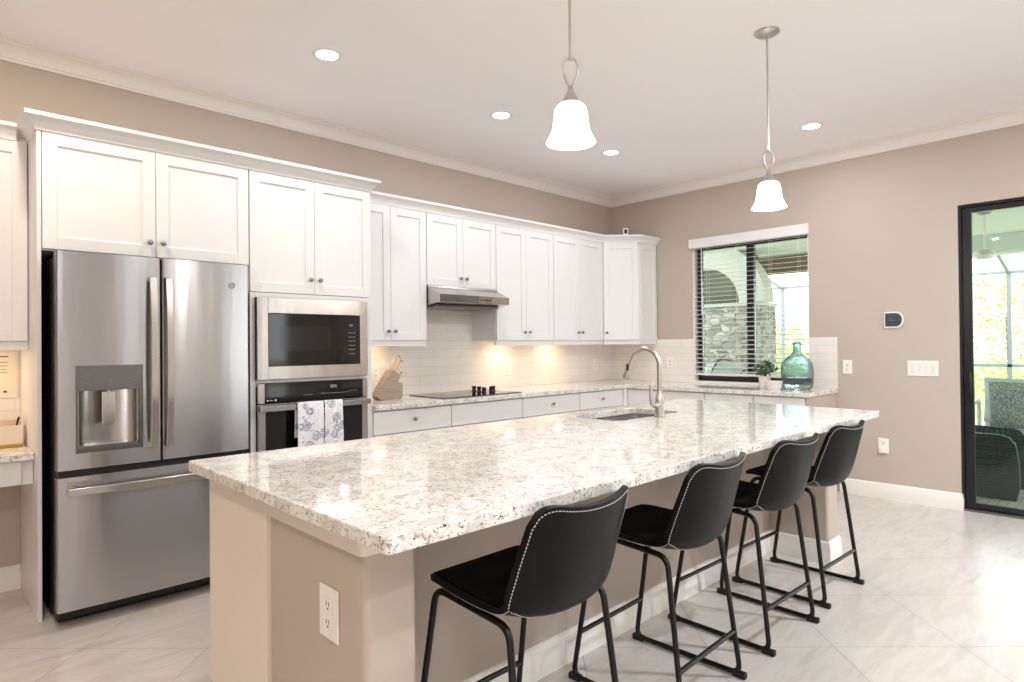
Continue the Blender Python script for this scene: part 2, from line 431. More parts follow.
# oven tower, with a real opening for the ovens
OX0, OX1 = -4.44, -3.60
root = thing('oven_cabinet', 'tall white cabinet holding microwave and wall oven', 'cabinet', ((OX0 + OX1) / 2, -.3, 0))
b = MB(); g = .0005; yb = YT + .02
b.box(OX0 + g, OX0 + .03, yb, -.002, 0, 2.42); b.box(OX1 - .03, OX1 - g, yb, -.002, 0, 2.42)
b.box(OX0 + .03, OX1 - .03, yb, -.002, 1.64, 2.42); b.box(OX0 + .03, OX1 - .03, yb, -.002, 1.085, 1.12)
b.box(OX0 + .03, OX1 - .03, yb, -.002, .1, .34); b.box(OX0 + .03, OX1 - .03, -.03, -.002, .34, 1.64)
b.build('body', M_CAB, root)
for x in ((OX0 + .001, OX0 + .034), (OX1 - .046, OX1 - .001)): MB().box(x[0], x[1], YT + .001, yb - .0005, .105, 1.66, .001, 1).build('stile', M_CAB, root)
MB().box(OX0 + .035, OX1 - .047, YT + .001, yb - .0005, 1.633, 1.66).build('rail', M_CAB, root)
MB().box(OX0 + .035, OX1 - .047, YT + .001, yb - .0005, 1.108, 1.1265).build('rail', M_CAB, root)
for f in pair(OX0, OX1, 1.664, 2.40, 1.758):
    b = MB(); shaker(b, f['x0'], f['x1'], f['z0'], f['z1'], YT, t=.019); d = b.build('door', M_CAB, root)
    knob(d, f['k'][0], YT, f['k'][1]).build('knob', M_KNOB, d, 50)
MB().box(OX0 + .004, OX1 - .004, YT, YT + .019, .11, .34, .002, 1).build('drawer', M_CAB, root)

# cabinet crowns
CC = [(0, 2.4), (.006, 2.4), (.008, 2.418), (.02, 2.43), (.034, 2.452), (.05, 2.46), (.052, 2.478), (0, 2.478)]
def crown(label, path, dz=0):
    o = MB().sweep([(-p, z + dz) for p, z in CC], path).build('cabinet_crown', M_CAB, None, 40)
    return tag(o, label, 'molding')
crown('white stepped crown moulding on top of the tall fridge and oven cabinets', [(-5.4665, -.002), (-5.4665, YT - .0005), (-3.5995, YT - .0005), (-3.5995, -.002)])
# uppers on the long wall
YU = -.33 - .02
UZ0, UZ1 = 1.37, 2.42
cabinet('wall_cabinet', 'white two-door wall cabinet between the oven tower and the range hood', -3.60, -2.92, 0, YU, UZ0, UZ1, pair(-3.60, -2.92, UZ0, 2.40, 1.44), rail=True)
cabinet('wall_cabinet', 'short white two-door cabinet directly above the range hood', -2.92, -2.16, 0, YU, 1.815, UZ1, pair(-2.92, -2.16, 1.817, 2.40, 1.89))
cabinet('wall_cabinet', 'white two-door wall cabinet just right of the range hood', -2.16, -1.40, 0, YU, UZ0, UZ1, pair(-2.16, -1.40, UZ0, 2.40, 1.445), rail=True)
cabinet('wall_cabinet', 'white two-door wall cabinet next to the angled corner cabinet', -1.40, -.615, 0, YU, UZ0, UZ1, pair(-1.40, -.615, UZ0, 2.40, 1.448), rail=True)
# angled corner cabinet
root = thing('corner_cabinet', 'white angled single-door wall cabinet in the room corner', 'cabinet', (-.3, -.3, UZ0))
A_, B_ = (-.614, -.33), (-.33, -.605)
poly = [(-.614, -.002), A_, B_, (-.002, -.605), (-.002, -.002)]
MB().prism(poly, 'z', UZ0, UZ1).build('body', M_CAB, root)
dv = (Vector(B_) - Vector(A_)); L_ = dv.length; an = math.atan2(dv.y, dv.x)
T = Matrix.Translation((A_[0], A_[1], 0)) @ Matrix.Rotation(an, 4, 'Z')
b = MB(); b.M = T; shaker(b, .018, L_ - .012, UZ0, 2.40, -.0205, t=.02); d = b.build('door', M_CAB, root)
b = MB(); b.M = T @ Matrix.Translation((.045, -.0205, 1.448)); b.lathe([(.006, 0), (.005, -.008), (.006, -.012), (.0135, -.016), (.015, -.021), (.012, -.026), (0, -.028)], seg=14, axis='y'); b.build('knob', M_KNOB, d, 50)
b = MB(); b.box(-.318, -.02, -.622, -.606, UZ0 + .0, UZ0 + .05); b.box(-.318, -.02, -.622, -.606, 2.34, 2.40); b.box(-.318, -.27, -.622, -.606, UZ0 + .05, 2.34); b.box(-.07, -.02, -.622, -.606, UZ0 + .05, 2.34)
b.box(-.27, -.07, -.613, -.606, UZ0 + .05, 2.34)
b.build('side_panel', M_CAB, root)
MB().sweep([(.018, UZ0 - .046), (.034, UZ0 - .046), (.034, UZ0 - .0005), (.018, UZ0 - .0005)], [(-.613, -.352), (-.335, -.622), (-.002, -.622)]).build('light_rail', M_CAB, root)
crown('long white crown moulding along the wall cabinets into the corner', [(-3.545, YU + .001), (-.622, YU + .001), (-.343, -.623), (-.002, -.623)])

# left desk area
cabinet('wall_cabinet', 'cream-lit wall cabinet at far left, left of the refrigerator panel', -6.36, -5.4655, 0, YU, UZ0, UZ1, pair(-6.36, -5.467, UZ0, 2.40, 1.44), rail=True)
crown('short white crown moulding on the cabinet at far left', [(-6.37, YU + .001), (-5.515, YU + .001)])

# ------------------------------------------------------------------ base cabinets and worktops
YB = -.64
def base(label, x0, x1, knobbed=True, doors=2, loc=None, rz=0, yb=0):
    fr = [dict(x0=x0 + .004, x1=x1 - .004, z0=.705, z1=.865, slab=True, k=((x0 + x1) / 2, .795) if knobbed else None)]
    if doors == 2: fr += pair(x0, x1, .108, .697, .63)
    return cabinet('base_cabinet', label, x0, x1, yb, YB, .1, .876, fr, toe=.1, loc=loc, rz=rz)
base('white base cabinet under the knife block, right of the oven tower', -3.599, -2.91)
base('white base cabinet directly below the black cooktop', -2.91, -2.13, False)
base('white base cabinet right of the one below the cooktop', -2.13, -1.37)
base('white base cabinet on the long wall nearest the inner corner', -1.37, -.69)
# corner filler + window wall run (local axes turned so the front faces -x)
RZ = -PI / 2
def base_b(label, ya, yb_, **k):   # along the window wall from y=ya to y=yb_
    # local x = -world y
    return base(label, -ya, -yb_, loc=(0, 0, 0), rz=RZ, **k)
o = thing('corner_base_cabinet', 'white filler unit at the inside corner of the base cabinets', 'cabinet', (-.3, -.3, 0))
b = MB(); b.box(-.69, -.002, -.66, -.002, .1, .876); b.box(-.62, -.002, -.6, -.002, 0, .1); b.build('body', M_CAB, o)
base_b('white base cabinet under the window nearest the corner', -.6605, -1.52)
base_b('white base cabinet under the window, in the middle of its run', -1.52, -1.985)
base_b('white base cabinet under the green bottle at the open end', -1.985, -2.42)
o = thing('end_panel', 'greige end panel closing the run of base cabinets below the window', 'panel', (-.3, -2.43, 0))
MB().box(-.63, -.002, -2.444, -2.4205, 0, .876, .001, 1).build('board', M_WALL, o)

def slab(name, label, outer, hole=None, z0=.8765, z1=.914, r=.02, par=None):
    """granite top from a 2D outline with an optional rectangular hole"""
    b = bmesh.new()
    vs = [b.verts.new((x, y, z1)) for x, y in outer]
    edges = [b.edges.new((vs[i], vs[(i + 1) % len(vs)])) for i in range(len(vs))]
    if hole:
        hv = [b.verts.new((x, y, z1)) for x, y in hole]
        edges += [b.edges.new((hv[i], hv[(i + 1) % len(hv)])) for i in range(len(hv))]
    bmesh.ops.triangle_fill(b, use_beauty=True, use_dissolve=False, edges=edges)
    res = bmesh.ops.extrude_face_region(b, geom=list(b.faces))
    for v_ in [g_ for g_ in res['geom'] if isinstance(g_, bmesh.types.BMVert)]: v_.co.z = z0
    bmesh.ops.recalc_face_normals(b, faces=list(b.faces))
    es = [e for e in b.edges if len(e.link_faces) == 2 and e.calc_face_angle(0) > 1.2 and abs(e.verts[0].co.z - e.verts[1].co.z) < 1e-6]
    bmesh.ops.bevel(b, geom=es, offset=.004, segments=2, profile=.5, affect='EDGES')
    mb = MB(); mb.merge(b)
    o = mb.build(name, M_GRAN, par)
    return tag(o, label, 'worktop') if par is None else o
def rrect(x0, x1, y0, y1, r, n=5):
    out = []
    for cx, cy, a in ((x1 - r, y1 - r, 0), (x0 + r, y1 - r, PI / 2), (x0 + r, y0 + r, PI), (x1 - r, y0 + r, 1.5 * PI)):
        for i in range(n + 1): out.append((cx + r * math.cos(a + PI / 2 * i / n), cy + r * math.sin(a + PI / 2 * i / n)))
    return out
slab('worktop', 'L-shaped speckled granite worktop running along both kitchen walls', [(-3.598, -.0085), (-3.598, -.67), (-.67, -.67), (-.67, -2.46), (-.0085, -2.46), (-.0085, -.0085)])
# granite upstand-free splash; desk worktop
slab('worktop', 'lower granite desk top at far left beside the refrigerator', rrect(-6.4, -5.4655, -.55, -.0085, .01), z0=.78, z1=.815)
o = thing('desk_cabinet', 'white shallow drawer cabinet under the granite desk top', 'cabinet', (-5.8, -.3, .65))
b = MB(); b.box(-6.3, -5.467, -.50, -.02, .655, .7795); b.build('body', M_CAB, o)
MB().box(-6.3, -5.515, -.52, -.501, .66, .776, .002, 1).build('drawer_front', M_CAB, o)

# ------------------------------------------------------------------ island
isl = thing('kitchen_island', 'long kitchen island base with painted columns and knee wall', 'island', (-3.45, -2.5, 0))
b = MB(); b.box(-5.098, -1.82, -2.6, -2.0, .1, .876); b.box(-5.06, -1.86, -2.6, -2.06, 0, .1)
# leave the sink well open
b.build('cabinet_body', M_CAB, isl)
M_END = paint('island_shaded_white_paint', rgb(232, 220, 208), .42, .01)  # white cabinet paint made beige: shade and warm bounce put into the colour
MB().box(-5.116, -5.0985, -2.487, -1.975, .1, .876, .001, 1).box(-5.075, -5.0605, -2.487, -2.06, 0, .0995).build('end_panel', M_END, isl)
def rbox(mb, x0, x1, y0, y1, z0, z1, r): mb.prism(rrect(x0, x1, y0, y1, r), 'z', z0, z1); return mb
MB().prism([(-4.945, -2.4875), (-5.103, -2.4875)] + [(-5.083 - .02 * math.cos(a), -3.025 - .02 * math.sin(a)) for a in [PI / 2 * i / 6 for i in range(7)]] + [(-4.965 + .02 * math.sin(a), -3.025 - .02 * math.cos(a)) for a in [PI / 2 * i / 6 for i in range(7)]], 'z', 0, .876).build('column', M_WALL, isl, 50)
rbox(MB(), -1.965, -1.795, -3.045, -2.61, 0, .876, .02).build('column', M_WALL, isl, 50)
MB().box(-4.9445, -1.9655, -2.69, -2.601, 0, .876).build('knee_wall', M_WALL, isl)
rbox(MB(), -5.128, -4.925, -3.07, -2.4875, .812, .8762, .02).build('cap_trim', M_END, isl, 50)
rbox(MB(), -1.98, -1.78, -3.07, -2.6, .812, .8762, .02).build('cap_trim', M_END, isl, 50)
b = MB().sweep([(-o_, z) for o_, z in BB], [(-4.945, -3.04), (-4.945, -2.69), (-1.965, -2.69), (-1.965, -3.045), (-1.795, -3.045), (-1.795, -2.61)])
b.build('baseboard', M_TRIM, isl, 40)
for i in range(4):
    x0 = -5.09 + i * .815; bb = MB(); shaker(bb, x0 + .003, x0 + .812, .11, .87, -2.0, t=-.018, rec=-.009)
    bb.build('door', M_CAB, isl)
SX0, SX1, SY0, SY1 = -3.20, -2.55, -2.42, -2.065
itop = slab('island_worktop', 'big white speckled granite island top with sink cut-out', rrect(-5.183, -1.756, -3.272, -1.95, .014), rrect(SX0, SX1, SY0, SY1, .05))
# island body must not fill the sink: cut by a boolean
bcut = MB().box(SX0 - .03, SX1 + .03, SY0 - .03, SY1 + .03, .64, .95).build('cutter', M_CAB)
for ob in isl.children:
    if ob.name.startswith('cabinet_body'):
        md = ob.modifiers.new('cut', 'BOOLEAN'); md.object = bcut; md.operation = 'DIFFERENCE'; md.solver = 'EXACT'
        bpy.context.view_layer.update()
        dg = bpy.context.evaluated_depsgraph_get(); me = bpy.data.meshes.new_from_object(ob.evaluated_get(dg))
        ob.modifiers.clear(); ob.data = me
bpy.data.objects.remove(bcut)
# sink
snk = thing('kitchen_sink', 'stainless double-bowl undermount sink in the island top', 'sink', ((SX0 + SX1) / 2, (SY0 + SY1) / 2, .68))
def bowl(x0, x1, y0, y1, zt, zb, r=.05):
    o_ = rrect(x0, x1, y0, y1, r); i_ = rrect(x0 + .004, x1 - .004, y0 + .004, y1 - .004, r - .004); n = len(o_)
    lo = rrect(x0 + .025, x1 - .025, y0 + .025, y1 - .025, r - .01); mb = MB()
    vs = [(x, y, zt) for x, y in o_] + [(x, y, zt) for x, y in i_] + [(x, y, zb + .02) for x, y in i_] + [(x, y, zb) for x, y in lo]
    vs += [(x, y, zb - .003) for x, y in lo] + [(x, y, zb + .018) for x, y in o_]
    fs = []
    for ring, nxt in ((0, 1), (1, 2), (2, 3), (4, 5), (5, 0)):
        for i in range(n): j = (i + 1) % n; fs.append((ring * n + i, ring * n + j, nxt * n + j, nxt * n + i))
    fs += [tuple(3 * n + i for i in range(n)), tuple(4 * n + i for i in range(n))]
    mb._add(vs, fs); return mb
xm = -2.90
bowl(SX0 + .002, xm - .008, SY0 + .002, SY1 - .002, .874, .70).build('bowl', M_SINK, snk, 40)
bowl(xm + .008, SX1 - .002, SY0 + .002, SY1 - .002, .874, .70).build('bowl', M_SINK, snk, 40)
MB().box(xm - .0075, xm + .0075, SY0 + .002, SY1 - .002, .80, .872, .003).build('divider', M_SINK, snk)
for x in (-3.05, -2.73): MB().lathe([(.0, .704), (.036, .704), (.042, .7015), (0, .7015)], (x, -2.24, 0), 20).build('drain', M_STEEL2, snk, 40)
# faucet
FX, FY = -2.875, -2.472
fc = thing('kitchen_faucet', 'tall brushed nickel gooseneck faucet with side lever on the island', 'faucet', (FX, FY, .9145))
MB().lathe([(.031, .9145), (.031, .922), (.026, .926), (.0245, .99), (.027, 1.0), (.026, 1.012), (.02, 1.03), (.0145, 1.06), (0, 1.06)], (FX, FY, 0), 24).build('base', M_NICK, fc, 40)
R_ = .094
pts = [(FX, FY, 1.05), (FX, FY, 1.12), (FX, FY, 1.20)] + [(FX, FY + R_ - R_ * math.cos(a), 1.20 + R_ * 1.05 * math.sin(a)) for a in [PI * i / 14 * .9 for i in range(1, 15)]]
MB().tube(pts, .0145, 14).build('spout', M_NICK, fc, 50)
e_ = Vector(pts[-1]); dd = (Vector(pts[-1]) - Vector(pts[-2])).normalized()
hp = [e_ + dd * s_ for s_ in (0, .02, .06, .108, .115)]
MB().tube(hp, [.0145, .0155, .018, .024, .022], 16).build('spray_head', M_NICK, fc, 50)
c_ = e_ + dd * .045 + Vector((-.018, .004, 0)); MB().sphere(tuple(c_), .012, (.5, .7, 1.9)).build('spray_button', M_BLACK, fc, 50)
b = MB().cyl((FX - .02, FY, .985), (FX - .058, FY, .985), .017, 14)
b.tube([(FX - .05, FY, .985), (FX - .072, FY, .99), (FX - .08, FY + .002, 1.02), (FX - .082, FY + .004, 1.10)], [.013, .013, .011, .009], 10)
b.build('lever', M_NICK, fc, 50)

# ------------------------------------------------------------------ refrigerator
fr = thing('refrigerator', 'stainless french-door refrigerator with water dispenser', 'refrigerator', (-4.975, -.45, 0))
FY0 = -.84; FX0, FX1 = -5.417, -4.524
MB().box(FX0 + .008, FX1 - .008, -.755, -.03, .03, 1.775, .004).box(FX0 + .02, FX1 - .02, -.70, -.05, 0, .03).build('case', M_BLACK, fr)
MB().box(FX0 + .01, FX1 - .01, -.77, -.757, .03, .07, .003).build('toe_grille', M_BLACK, fr)
def fdoor(name, x0, x1, z0, z1, cut=None):
    t = bmesh.new(); n = 10; y_b = -.765
    # gently bowed front
    xs = [x0 + (x1 - x0) * i / n for i in range(n + 1)]
    mb = MB()
    def yf(x): return FY0 + .010 * ((2 * (x - FX0) / (FX1 - FX0) - 1) ** 2)
    poly = [(x0, y_b), (x0, yf(x0) + .006)] + [(x0 + .006, yf(x0 + .006))] + [(x, yf(x)) for x in xs[1:-1]] + [(x1 - .006, yf(x1 - .006)), (x1, yf(x1) + .006), (x1, y_b)]
    if not cut: mb.prism(poly, 'z', z0, z1)
    else:
        cx0, cx1, cz0, cz1 = cut
        def seg_(a, b_, za, zb):
            pts_ = [(max(a, min(b_, p[0])), p[1]) for p in poly]
            q = [p for p in poly if a < p[0] < b_]
            q = [(a, y_b), (a, yf(a) if a > x0 else yf(a) + .006)] + [p for p in poly if a < p[0] < b_ and p[1] < y_b - .001] + [(b_, yf(b_) if b_ < x1 else yf(b_) + .006), (b_, y_b)]
            mb.prism(q, 'z', za, zb)
        seg_(x0, cx0, z0, z1); seg_(cx1, x1, z0, z1); seg_(cx0, cx1, z0, cz0); seg_(cx0, cx1, cz1, z1)
        mb.box(cx0, cx1, y_b - .004, y_b, cz0, cz1)
    t.free()
    return mb.build(name, M_STEEL, fr, 30)
dl = fdoor('left_door', FX0, -4.977,   .75, 1.792, (-5.334, -5.078, .852, 1.124))
dr_ = fdoor('right_door', -4.969, FX1, .75, 1.792)
fz = fdoor('freezer_drawer', FX0, FX1, .085, .716)
MB().box(-4.9765, -4.9695, -.80, -.766, .75, 1.79).build('gasket', M_BLACK, fr)
MB().box(FX0 + .01, FX1 - .01, -.80, -.756, .7165, .7495).build('gasket', M_BLACK, fr)
# dispenser
dp = MB()
x0, x1 = -5.343, -5.060
dp.box(x0, x1, FY0 - .004, FY0 + .012, 1.124, 1.245, .002); dp.box(x0, x1, FY0 - .006, FY0 + .02, .828, .852, .002)
dp.box(x0, x0 + .009, FY0 - .004, FY0 + .02, .852, 1.124); dp.box(x1 - .018, x1, FY0 - .004, FY0 + .02, .852, 1.124)
dpo = dp.build('dispenser', M_STEELD, dl)
b = MB(); b.M = Matrix.Translation((-5.206, 0, 0)); pr = [(.128 * math.sin(a), FY0 + .014 + .055 * math.cos(a)) for a in [-PI / 2 + PI * i / 12 for i in range(13)]]
b.prism(pr + [(p[0] * .95, p[1] + .004) for p in reversed(pr)], 'z', .853, 1.123); b.box(-.128, .122, FY0 + .01, FY0 + .066, .853, .858); b.build('alcove', M_STEEL2, dpo, 40)
MB().box(-5.235, -5.18, FY0 + .012, FY0 + .024, .955, 1.118, .003).build('paddle', M_STEEL2, dpo)
MB().cyl((-5.206, FY0 + .018, 1.09), (-5.206, FY0 + .018, 1.124), .008, 10).build('spout', M_STEEL2, dpo)
b = MB()
for (xx, zz, ww) in ((-5.315, 1.205, .03), (-5.312, 1.185, .024), (-5.312, 1.16, .026), (-5.115, 1.205, .036), (-5.11, 1.186, .02), (-5.11, 1.165, .028), (-5.21, 1.158, .02)):
    b.box(xx, xx + ww, FY0 - .0052, FY0 - .0045, zz, zz + .0035)
b.box(-5.208, -5.196, FY0 - .0052, FY0 - .0045, 1.166, 1.178); b.build('key_marks', M_GREYT, dpo)
def vhandle(x, par):
    b = MB().tube([(x, FY0 + .004, 1.70), (x, FY0 - .035, 1.695), (x, FY0 - .052, 1.67), (x, FY0 - .060, 1.25), (x, FY0 - .052, .86), (x, FY0 - .035, .83), (x, FY0 + .004, .825)], .010, 4)
    b = MB(); hw = .017
    prof = [(1.695, FY0 + .004), (1.69, FY0 - .04), (1.50, FY0 - .055), (1.25, FY0 - .062), (1.0, FY0 - .055), (.825, FY0 - .04), (.82, FY0 + .004), (.845, FY0 + .004), (.848, FY0 - .022), (1.0, FY0 - .037), (1.25, FY0 - .044), (1.5, FY0 - .037), (1.667, FY0 - .022), (1.67, FY0 + .004)]
    b.prism([(p[1], p[0]) for p in prof], 'x', x - hw, x + hw)
    o_ = b.build('handle', M_STEEL2, par, 30)
    md = o_.modifiers.new('bevel', 'BEVEL'); md.width = .004; md.segments = 2; md.limit_method = 'ANGLE'
    return o_
vhandle(-5.018, dl); vhandle(-4.946, dr_)
b = MB(); pf = [(FX0 + .035, FY0 + .006), (FX0 + .037, FY0 - .035), (-5.2, FY0 - .052), (-4.975, FY0 - .058), (-4.75, FY0 - .052), (FX1 - .037, FY0 - .035), (FX1 - .035, FY0 + .006), (FX1 - .06, FY0 + .006), (FX1 - .062, FY0 - .018), (-4.75, FY0 - .034), (-4.975, FY0 - .04), (-5.2, FY0 - .034), (FX0 + .062, FY0 - .018), (FX0 + .06, FY0 + .006)]
b.prism(pf, 'z', .632, .668); o_ = b.build('handle', M_STEEL2, fz, 30)
md = o_.modifiers.new('bevel', 'BEVEL'); md.width = .004; md.segments = 2; md.limit_method = 'ANGLE'
MB().box(-5.38, -5.28, FY0 + .004, FY0 + .009, .672, .697, .001).build('name_plate', M_STEEL2, fz)
b = MB(); ex, ez = -4.618, 1.672
b.tube([(ex + .015 * math.cos(a), FY0 + .0015, ez + .015 * math.sin(a)) for a in [2 * PI * i / 24 for i in range(25)]], .0016, 6)
b.tube([(ex - .008, FY0 + .001, ez - .003), (ex - .004, FY0 + .001, ez + .007), (ex - .003, FY0 + .001, ez - .005), (ex + .003, FY0 + .001, ez + .006), (ex + .004, FY0 + .001, ez - .004), (ex + .009, FY0 + .001, ez + .003)], .0011, 6)
b.build('round_emblem', M_STEELD, dr_, 50)

# ------------------------------------------------------------------ microwave
mw = thing('microwave', 'built-in black microwave in a stainless trim frame', 'microwave', (-4.03, -.4, 1.127))
x0, x1, z0, z1 = -4.405, -3.648, 1.1275, 1.632; yA = -.655
gx0, gx1, gz0, gz1 = -4.338, -3.708, 1.208, 1.535
b = MB(); b.box(x0, gx0, yA, -.632, z0, z1, .002); b.box(gx1, x1, yA, -.632, z0, z1, .002); b.box(gx0, gx1, yA, -.632, z0, gz0, .002); b.box(gx0, gx1, yA, -.632, gz1, z1, .002)
M_STEELH = steel('horizontal_brushed_steel', rgb(186, 180, 175), .22, (1, 1, 120), .5)
b.build('trim_frame', M_STEELH, mw)
MB().box(gx0 - .01, gx1 + .01, -.60, -.10, 1.17, 1.58).build('case', M_BLACK, mw)
MB().box(x0 - .006, x0 - .0005, -.655, -.632, z0 + .002, z1 - .002).build('shadow_flange', M_BLACK, mw)
dm = MB().box(gx0 + .0005, gx1 - .0005, yA + .004, -.612, gz0 + .0005, gz1 - .0005, .003).build('door', M_GLASSB, mw)
MB().box(-4.262, -3.922, yA + .003, yA + .0045, 1.30, 1.455).build('window', M_WIN_DARK, dm)
b = MB()
for r_ in range(6):
    for c_ in range(3): b.box(-3.792 + c_ * .018, -3.792 + c_ * .018 + .010, yA + .003, yA + .0045, 1.415 - r_ * .028, 1.415 - r_ * .028 + .006)
b.box(-3.786, -3.762, yA + .003, yA + .0045, 1.462, 1.474); b.box(-4.325, -4.30, yA + .003, yA + .0045, 1.228, 1.231)
b.build('key_marks', M_GREYT, dm)

# ------------------------------------------------------------------ wall oven
ov = thing('wall_oven', 'black glass and stainless built-in wall oven below the microwave', 'oven', (-4.03, -.4, .36))
OXa, OXb = -4.402, -3.652
MB().box(OXa + .02, OXb - .02, -.60, -.08, .36, 1.08).build('case', M_BLACK, ov)
for a_, c_ in ((OXa, -4.362), (-3.690, OXb)): MB().box(a_, c_, yA, -.632, .983, 1.104, .002).build('end_trim', M_STEELH, ov)
pnl = MB().box(-4.3615, -3.6905, yA, -.632, .983, 1.104, .001).build('control_panel', M_GLASSB, ov)
b = MB()
for a_, c_, z_ in ((-3.93, -3.88, 1.058), (-3.99, -3.80, 1.022), (-4.0, -3.97, 1.028), (-3.80, -3.73, 1.03), (-4.12, -4.05, 1.02)): b.box(a_, c_, yA - .0008, yA, z_, z_ + .003)
b.box(-3.93, -3.885, yA - .0008, yA, 1.062, 1.078); b.build('display_marks', M_GREYT, pnl)
b = MB(); b.lathe([(0, -.001), (.005, -.001), (.005, 0), (0, 0)], (-4.345, yA, 1.0), 12, 'y'); b.lathe([(0, -.001), (.006, -.001), (.006, 0), (0, 0)], (-4.295, yA, 1.0), 12, 'y')
b.box(-4.332, -4.312, yA - .001, yA, .999, 1.002); b.build('indicator_marks', M_WHITE, pnl)
b = MB(); b.box(OXa, -4.357, yA, -.632, .365, .978, .002); b.box(-3.696, OXb, yA, -.632, .365, .978, .002); b.box(-4.357, -3.696, yA, -.632, .365, .42, .002); b.box(-4.357, -3.696, yA, -.632, .935, .978, .002)
do = b.build('oven_door', M_STEELH, ov)
MB().box(-4.3565, -3.6965, yA + .002, -.633, .4205, .9345, .001).build('door_glass', M_GLASSB, do)
b = MB().box(OXa - .018, OXb - .012, -.722, -.70, .938, .974, .004); b.box(OXa + .01, OXa + .04, -.702, yA, .945, .967); b.box(OXb - .06, OXb - .03, -.702, yA, .945, .967)
b.build('handle', M_STEEL2, do)

# towels
M_TOW = mat('floral_tea_towel', (1, 1, 1, 1), .9); m = M_TOW
vx = N(m, 'ShaderNodeTexVoronoi', feature='F1'); vx.inputs['Scale'].default_value = 13; LK(m, coord(m), vx.inputs['Vector'])
r1 = ramp(m, vx.outputs['Distance'], [(.06, (.2, .2, .2)), (.2, (1, 1, 1)), (.28, (.3, .3, .3)), (.36, (1, 1, 1)), (.46, (.1, .1, .1))])
pn_ = ramp(m, noise(m, coord(m), 75, 3, .7, 1.2), [(.38, (0, 0, 0)), (.54, (1, 1, 1))])
mul = mixc(m, 1.0, r1, pn_, 'MULTIPLY')
sp = ramp(m, noise(m, coord(m), 38, 4, .6, 1.5), [(.58, (0, 0, 0)), (.66, (.7, .7, .7))])
add = mixc(m, 1.0, mul, sp, 'ADD')
LK(m, mixc(m, add, rgb(240, 240, 244), rgb(104, 108, 140)), BS(m).inputs['Base Color'])
def towel(label, x0, x1, zb):
    n = 14; mb = MB(); prof = [(-.729, zb), (-.730, .70), (-.731, .80), (-.731, .90), (-.728, .97), (-.722, .979), (-.711, .980), (-.700, .978), (-.694, .970), (-.692, .90), (-.690, .76)]
    def surf(off):
        rows = []
        for (y, z) in prof:
            row = []
            for i in range(n + 1):
                t = i / n; x = x0 + (x1 - x0) * t; k = max(0, (.95 - z)) * .9
                dy = math.sin(t * 9 + x0 * 20) * .007 * min(1, k * 6) * (1 if y < -.71 else .3)
                row.append((x + .006 * (t - .5) * k * 4, y + dy + off * (-1 if y < -.711 else 1), z + (off if z > .96 else 0)))
            rows.append(row)
        return rows
    A = surf(.0035); B = surf(.001); m_ = len(prof); vs = [p for r in A for p in r] + [p for r in B for p in r]; K = m_ * (n + 1); fs = []
    for i in range(m_ - 1):
        for j in range(n):
            a = i * (n + 1) + j; fs.append((a, a + 1, a + n + 2, a + n + 1)); fs.append((K + a, K + a + n + 1, K + a + n + 2, K + a + 1))
    for i in range(m_ - 1):
        for j in (0, n): a = i * (n + 1) + j; fs.append((a, a + n + 1, K + a + n + 1, K + a))
    for j in range(n):
        for i in (0, m_ - 1): a = i * (n + 1) + j; fs.append((a, a + 1, K + a + 1, K + a))
    mb._add(vs, fs); o_ = mb.build('tea_towel', M_TOW, None, 60)
    tag(o_, label, 'towel', 'tea towels on the oven handle')
towel('white tea towel with blue floral print, left one on the oven handle', -4.190, -4.018, .64)
towel('white tea towel with blue floral print, right one on the oven handle', -4.008, -3.885, .66)

# ------------------------------------------------------------------ range hood
hd = thing('range_hood', 'stainless under-cabinet range hood above the cooktop', 'hood', (-2.54, -.25, 1.65))
hp_ = [(-.009, 1.8145), (-.36, 1.8145), (-.365, 1.80), (-.515, 1.735), (-.515, 1.675), (-.50, 1.672), (-.30, 1.65), (-.009, 1.65)]
MB().prism(hp_, 'x', -2.915, -2.162).build('canopy', M_STEELH, hd)
MB().box(-2.88, -2.2, -.42, -.05, 1.640, 1.66, .002).build('filter_panel', M_STEELD, hd)
b = MB(); b.lathe([(0, -.002), (.008, -.002), (.008, 0), (0, 0)], (-2.48, -.5155, 1.706), 12, 'y'); b.box(-2.46, -2.37, -.517, -.5155, 1.7, 1.709); b.build('buttons', M_BLACK, hd)
# cooktop
ck = thing('cooktop', 'black glass electric cooktop set in the worktop', 'cooktop', (-2.52, -.36, .9145))
MB().box(-2.94, -2.10, -.60, -.12, .9145, .921, .002).build('glass_top', M_GLASSB, ck)
M_RING = mat('grey_ring_print', rgb(60, 60, 62), .15)
for x, y, r in ((-2.76, -.25, .08), (-2.76, -.46, .1), (-2.45, -.24, .09), (-2.45, -.46, .075)):
    MB().lathe([(r - .003, .9212), (r, .9212), (r, .9216), (r - .003, .9216), (r - .003, .9212)], (x, y, 0), 36).build('burner_ring', M_RING, ck)
for x, y in ((-2.313, -.213), (-2.33, -.30), (-2.37, -.41), (-2.25, -.37), (-2.19, -.33)):
    MB().lathe([(.021, .9212), (.021, .928), (.016, .934), (.018, .955), (.021, .962), (.018, .966), (0, .966)], (x, y, 0), 16).build('control_knob', M_BLACK, ck, 40)

# ------------------------------------------------------------------ knife block
kb = thing('knife_block', 'grey wooden knife block on the worktop beside the oven tower', 'knife block', (-3.24, -.27, .9145))
M_KB = mat('grey_brown_wood', rgb(168, 148, 132), .5); vW = coord(M_KB, scale=(4, 4, 40))
LK(M_KB, ramp(M_KB, noise(M_KB, vW, 4, 3), [(.3, rgb(150, 130, 116)), (.7, rgb(182, 163, 148))]), BS(M_KB).inputs['Base Color'])
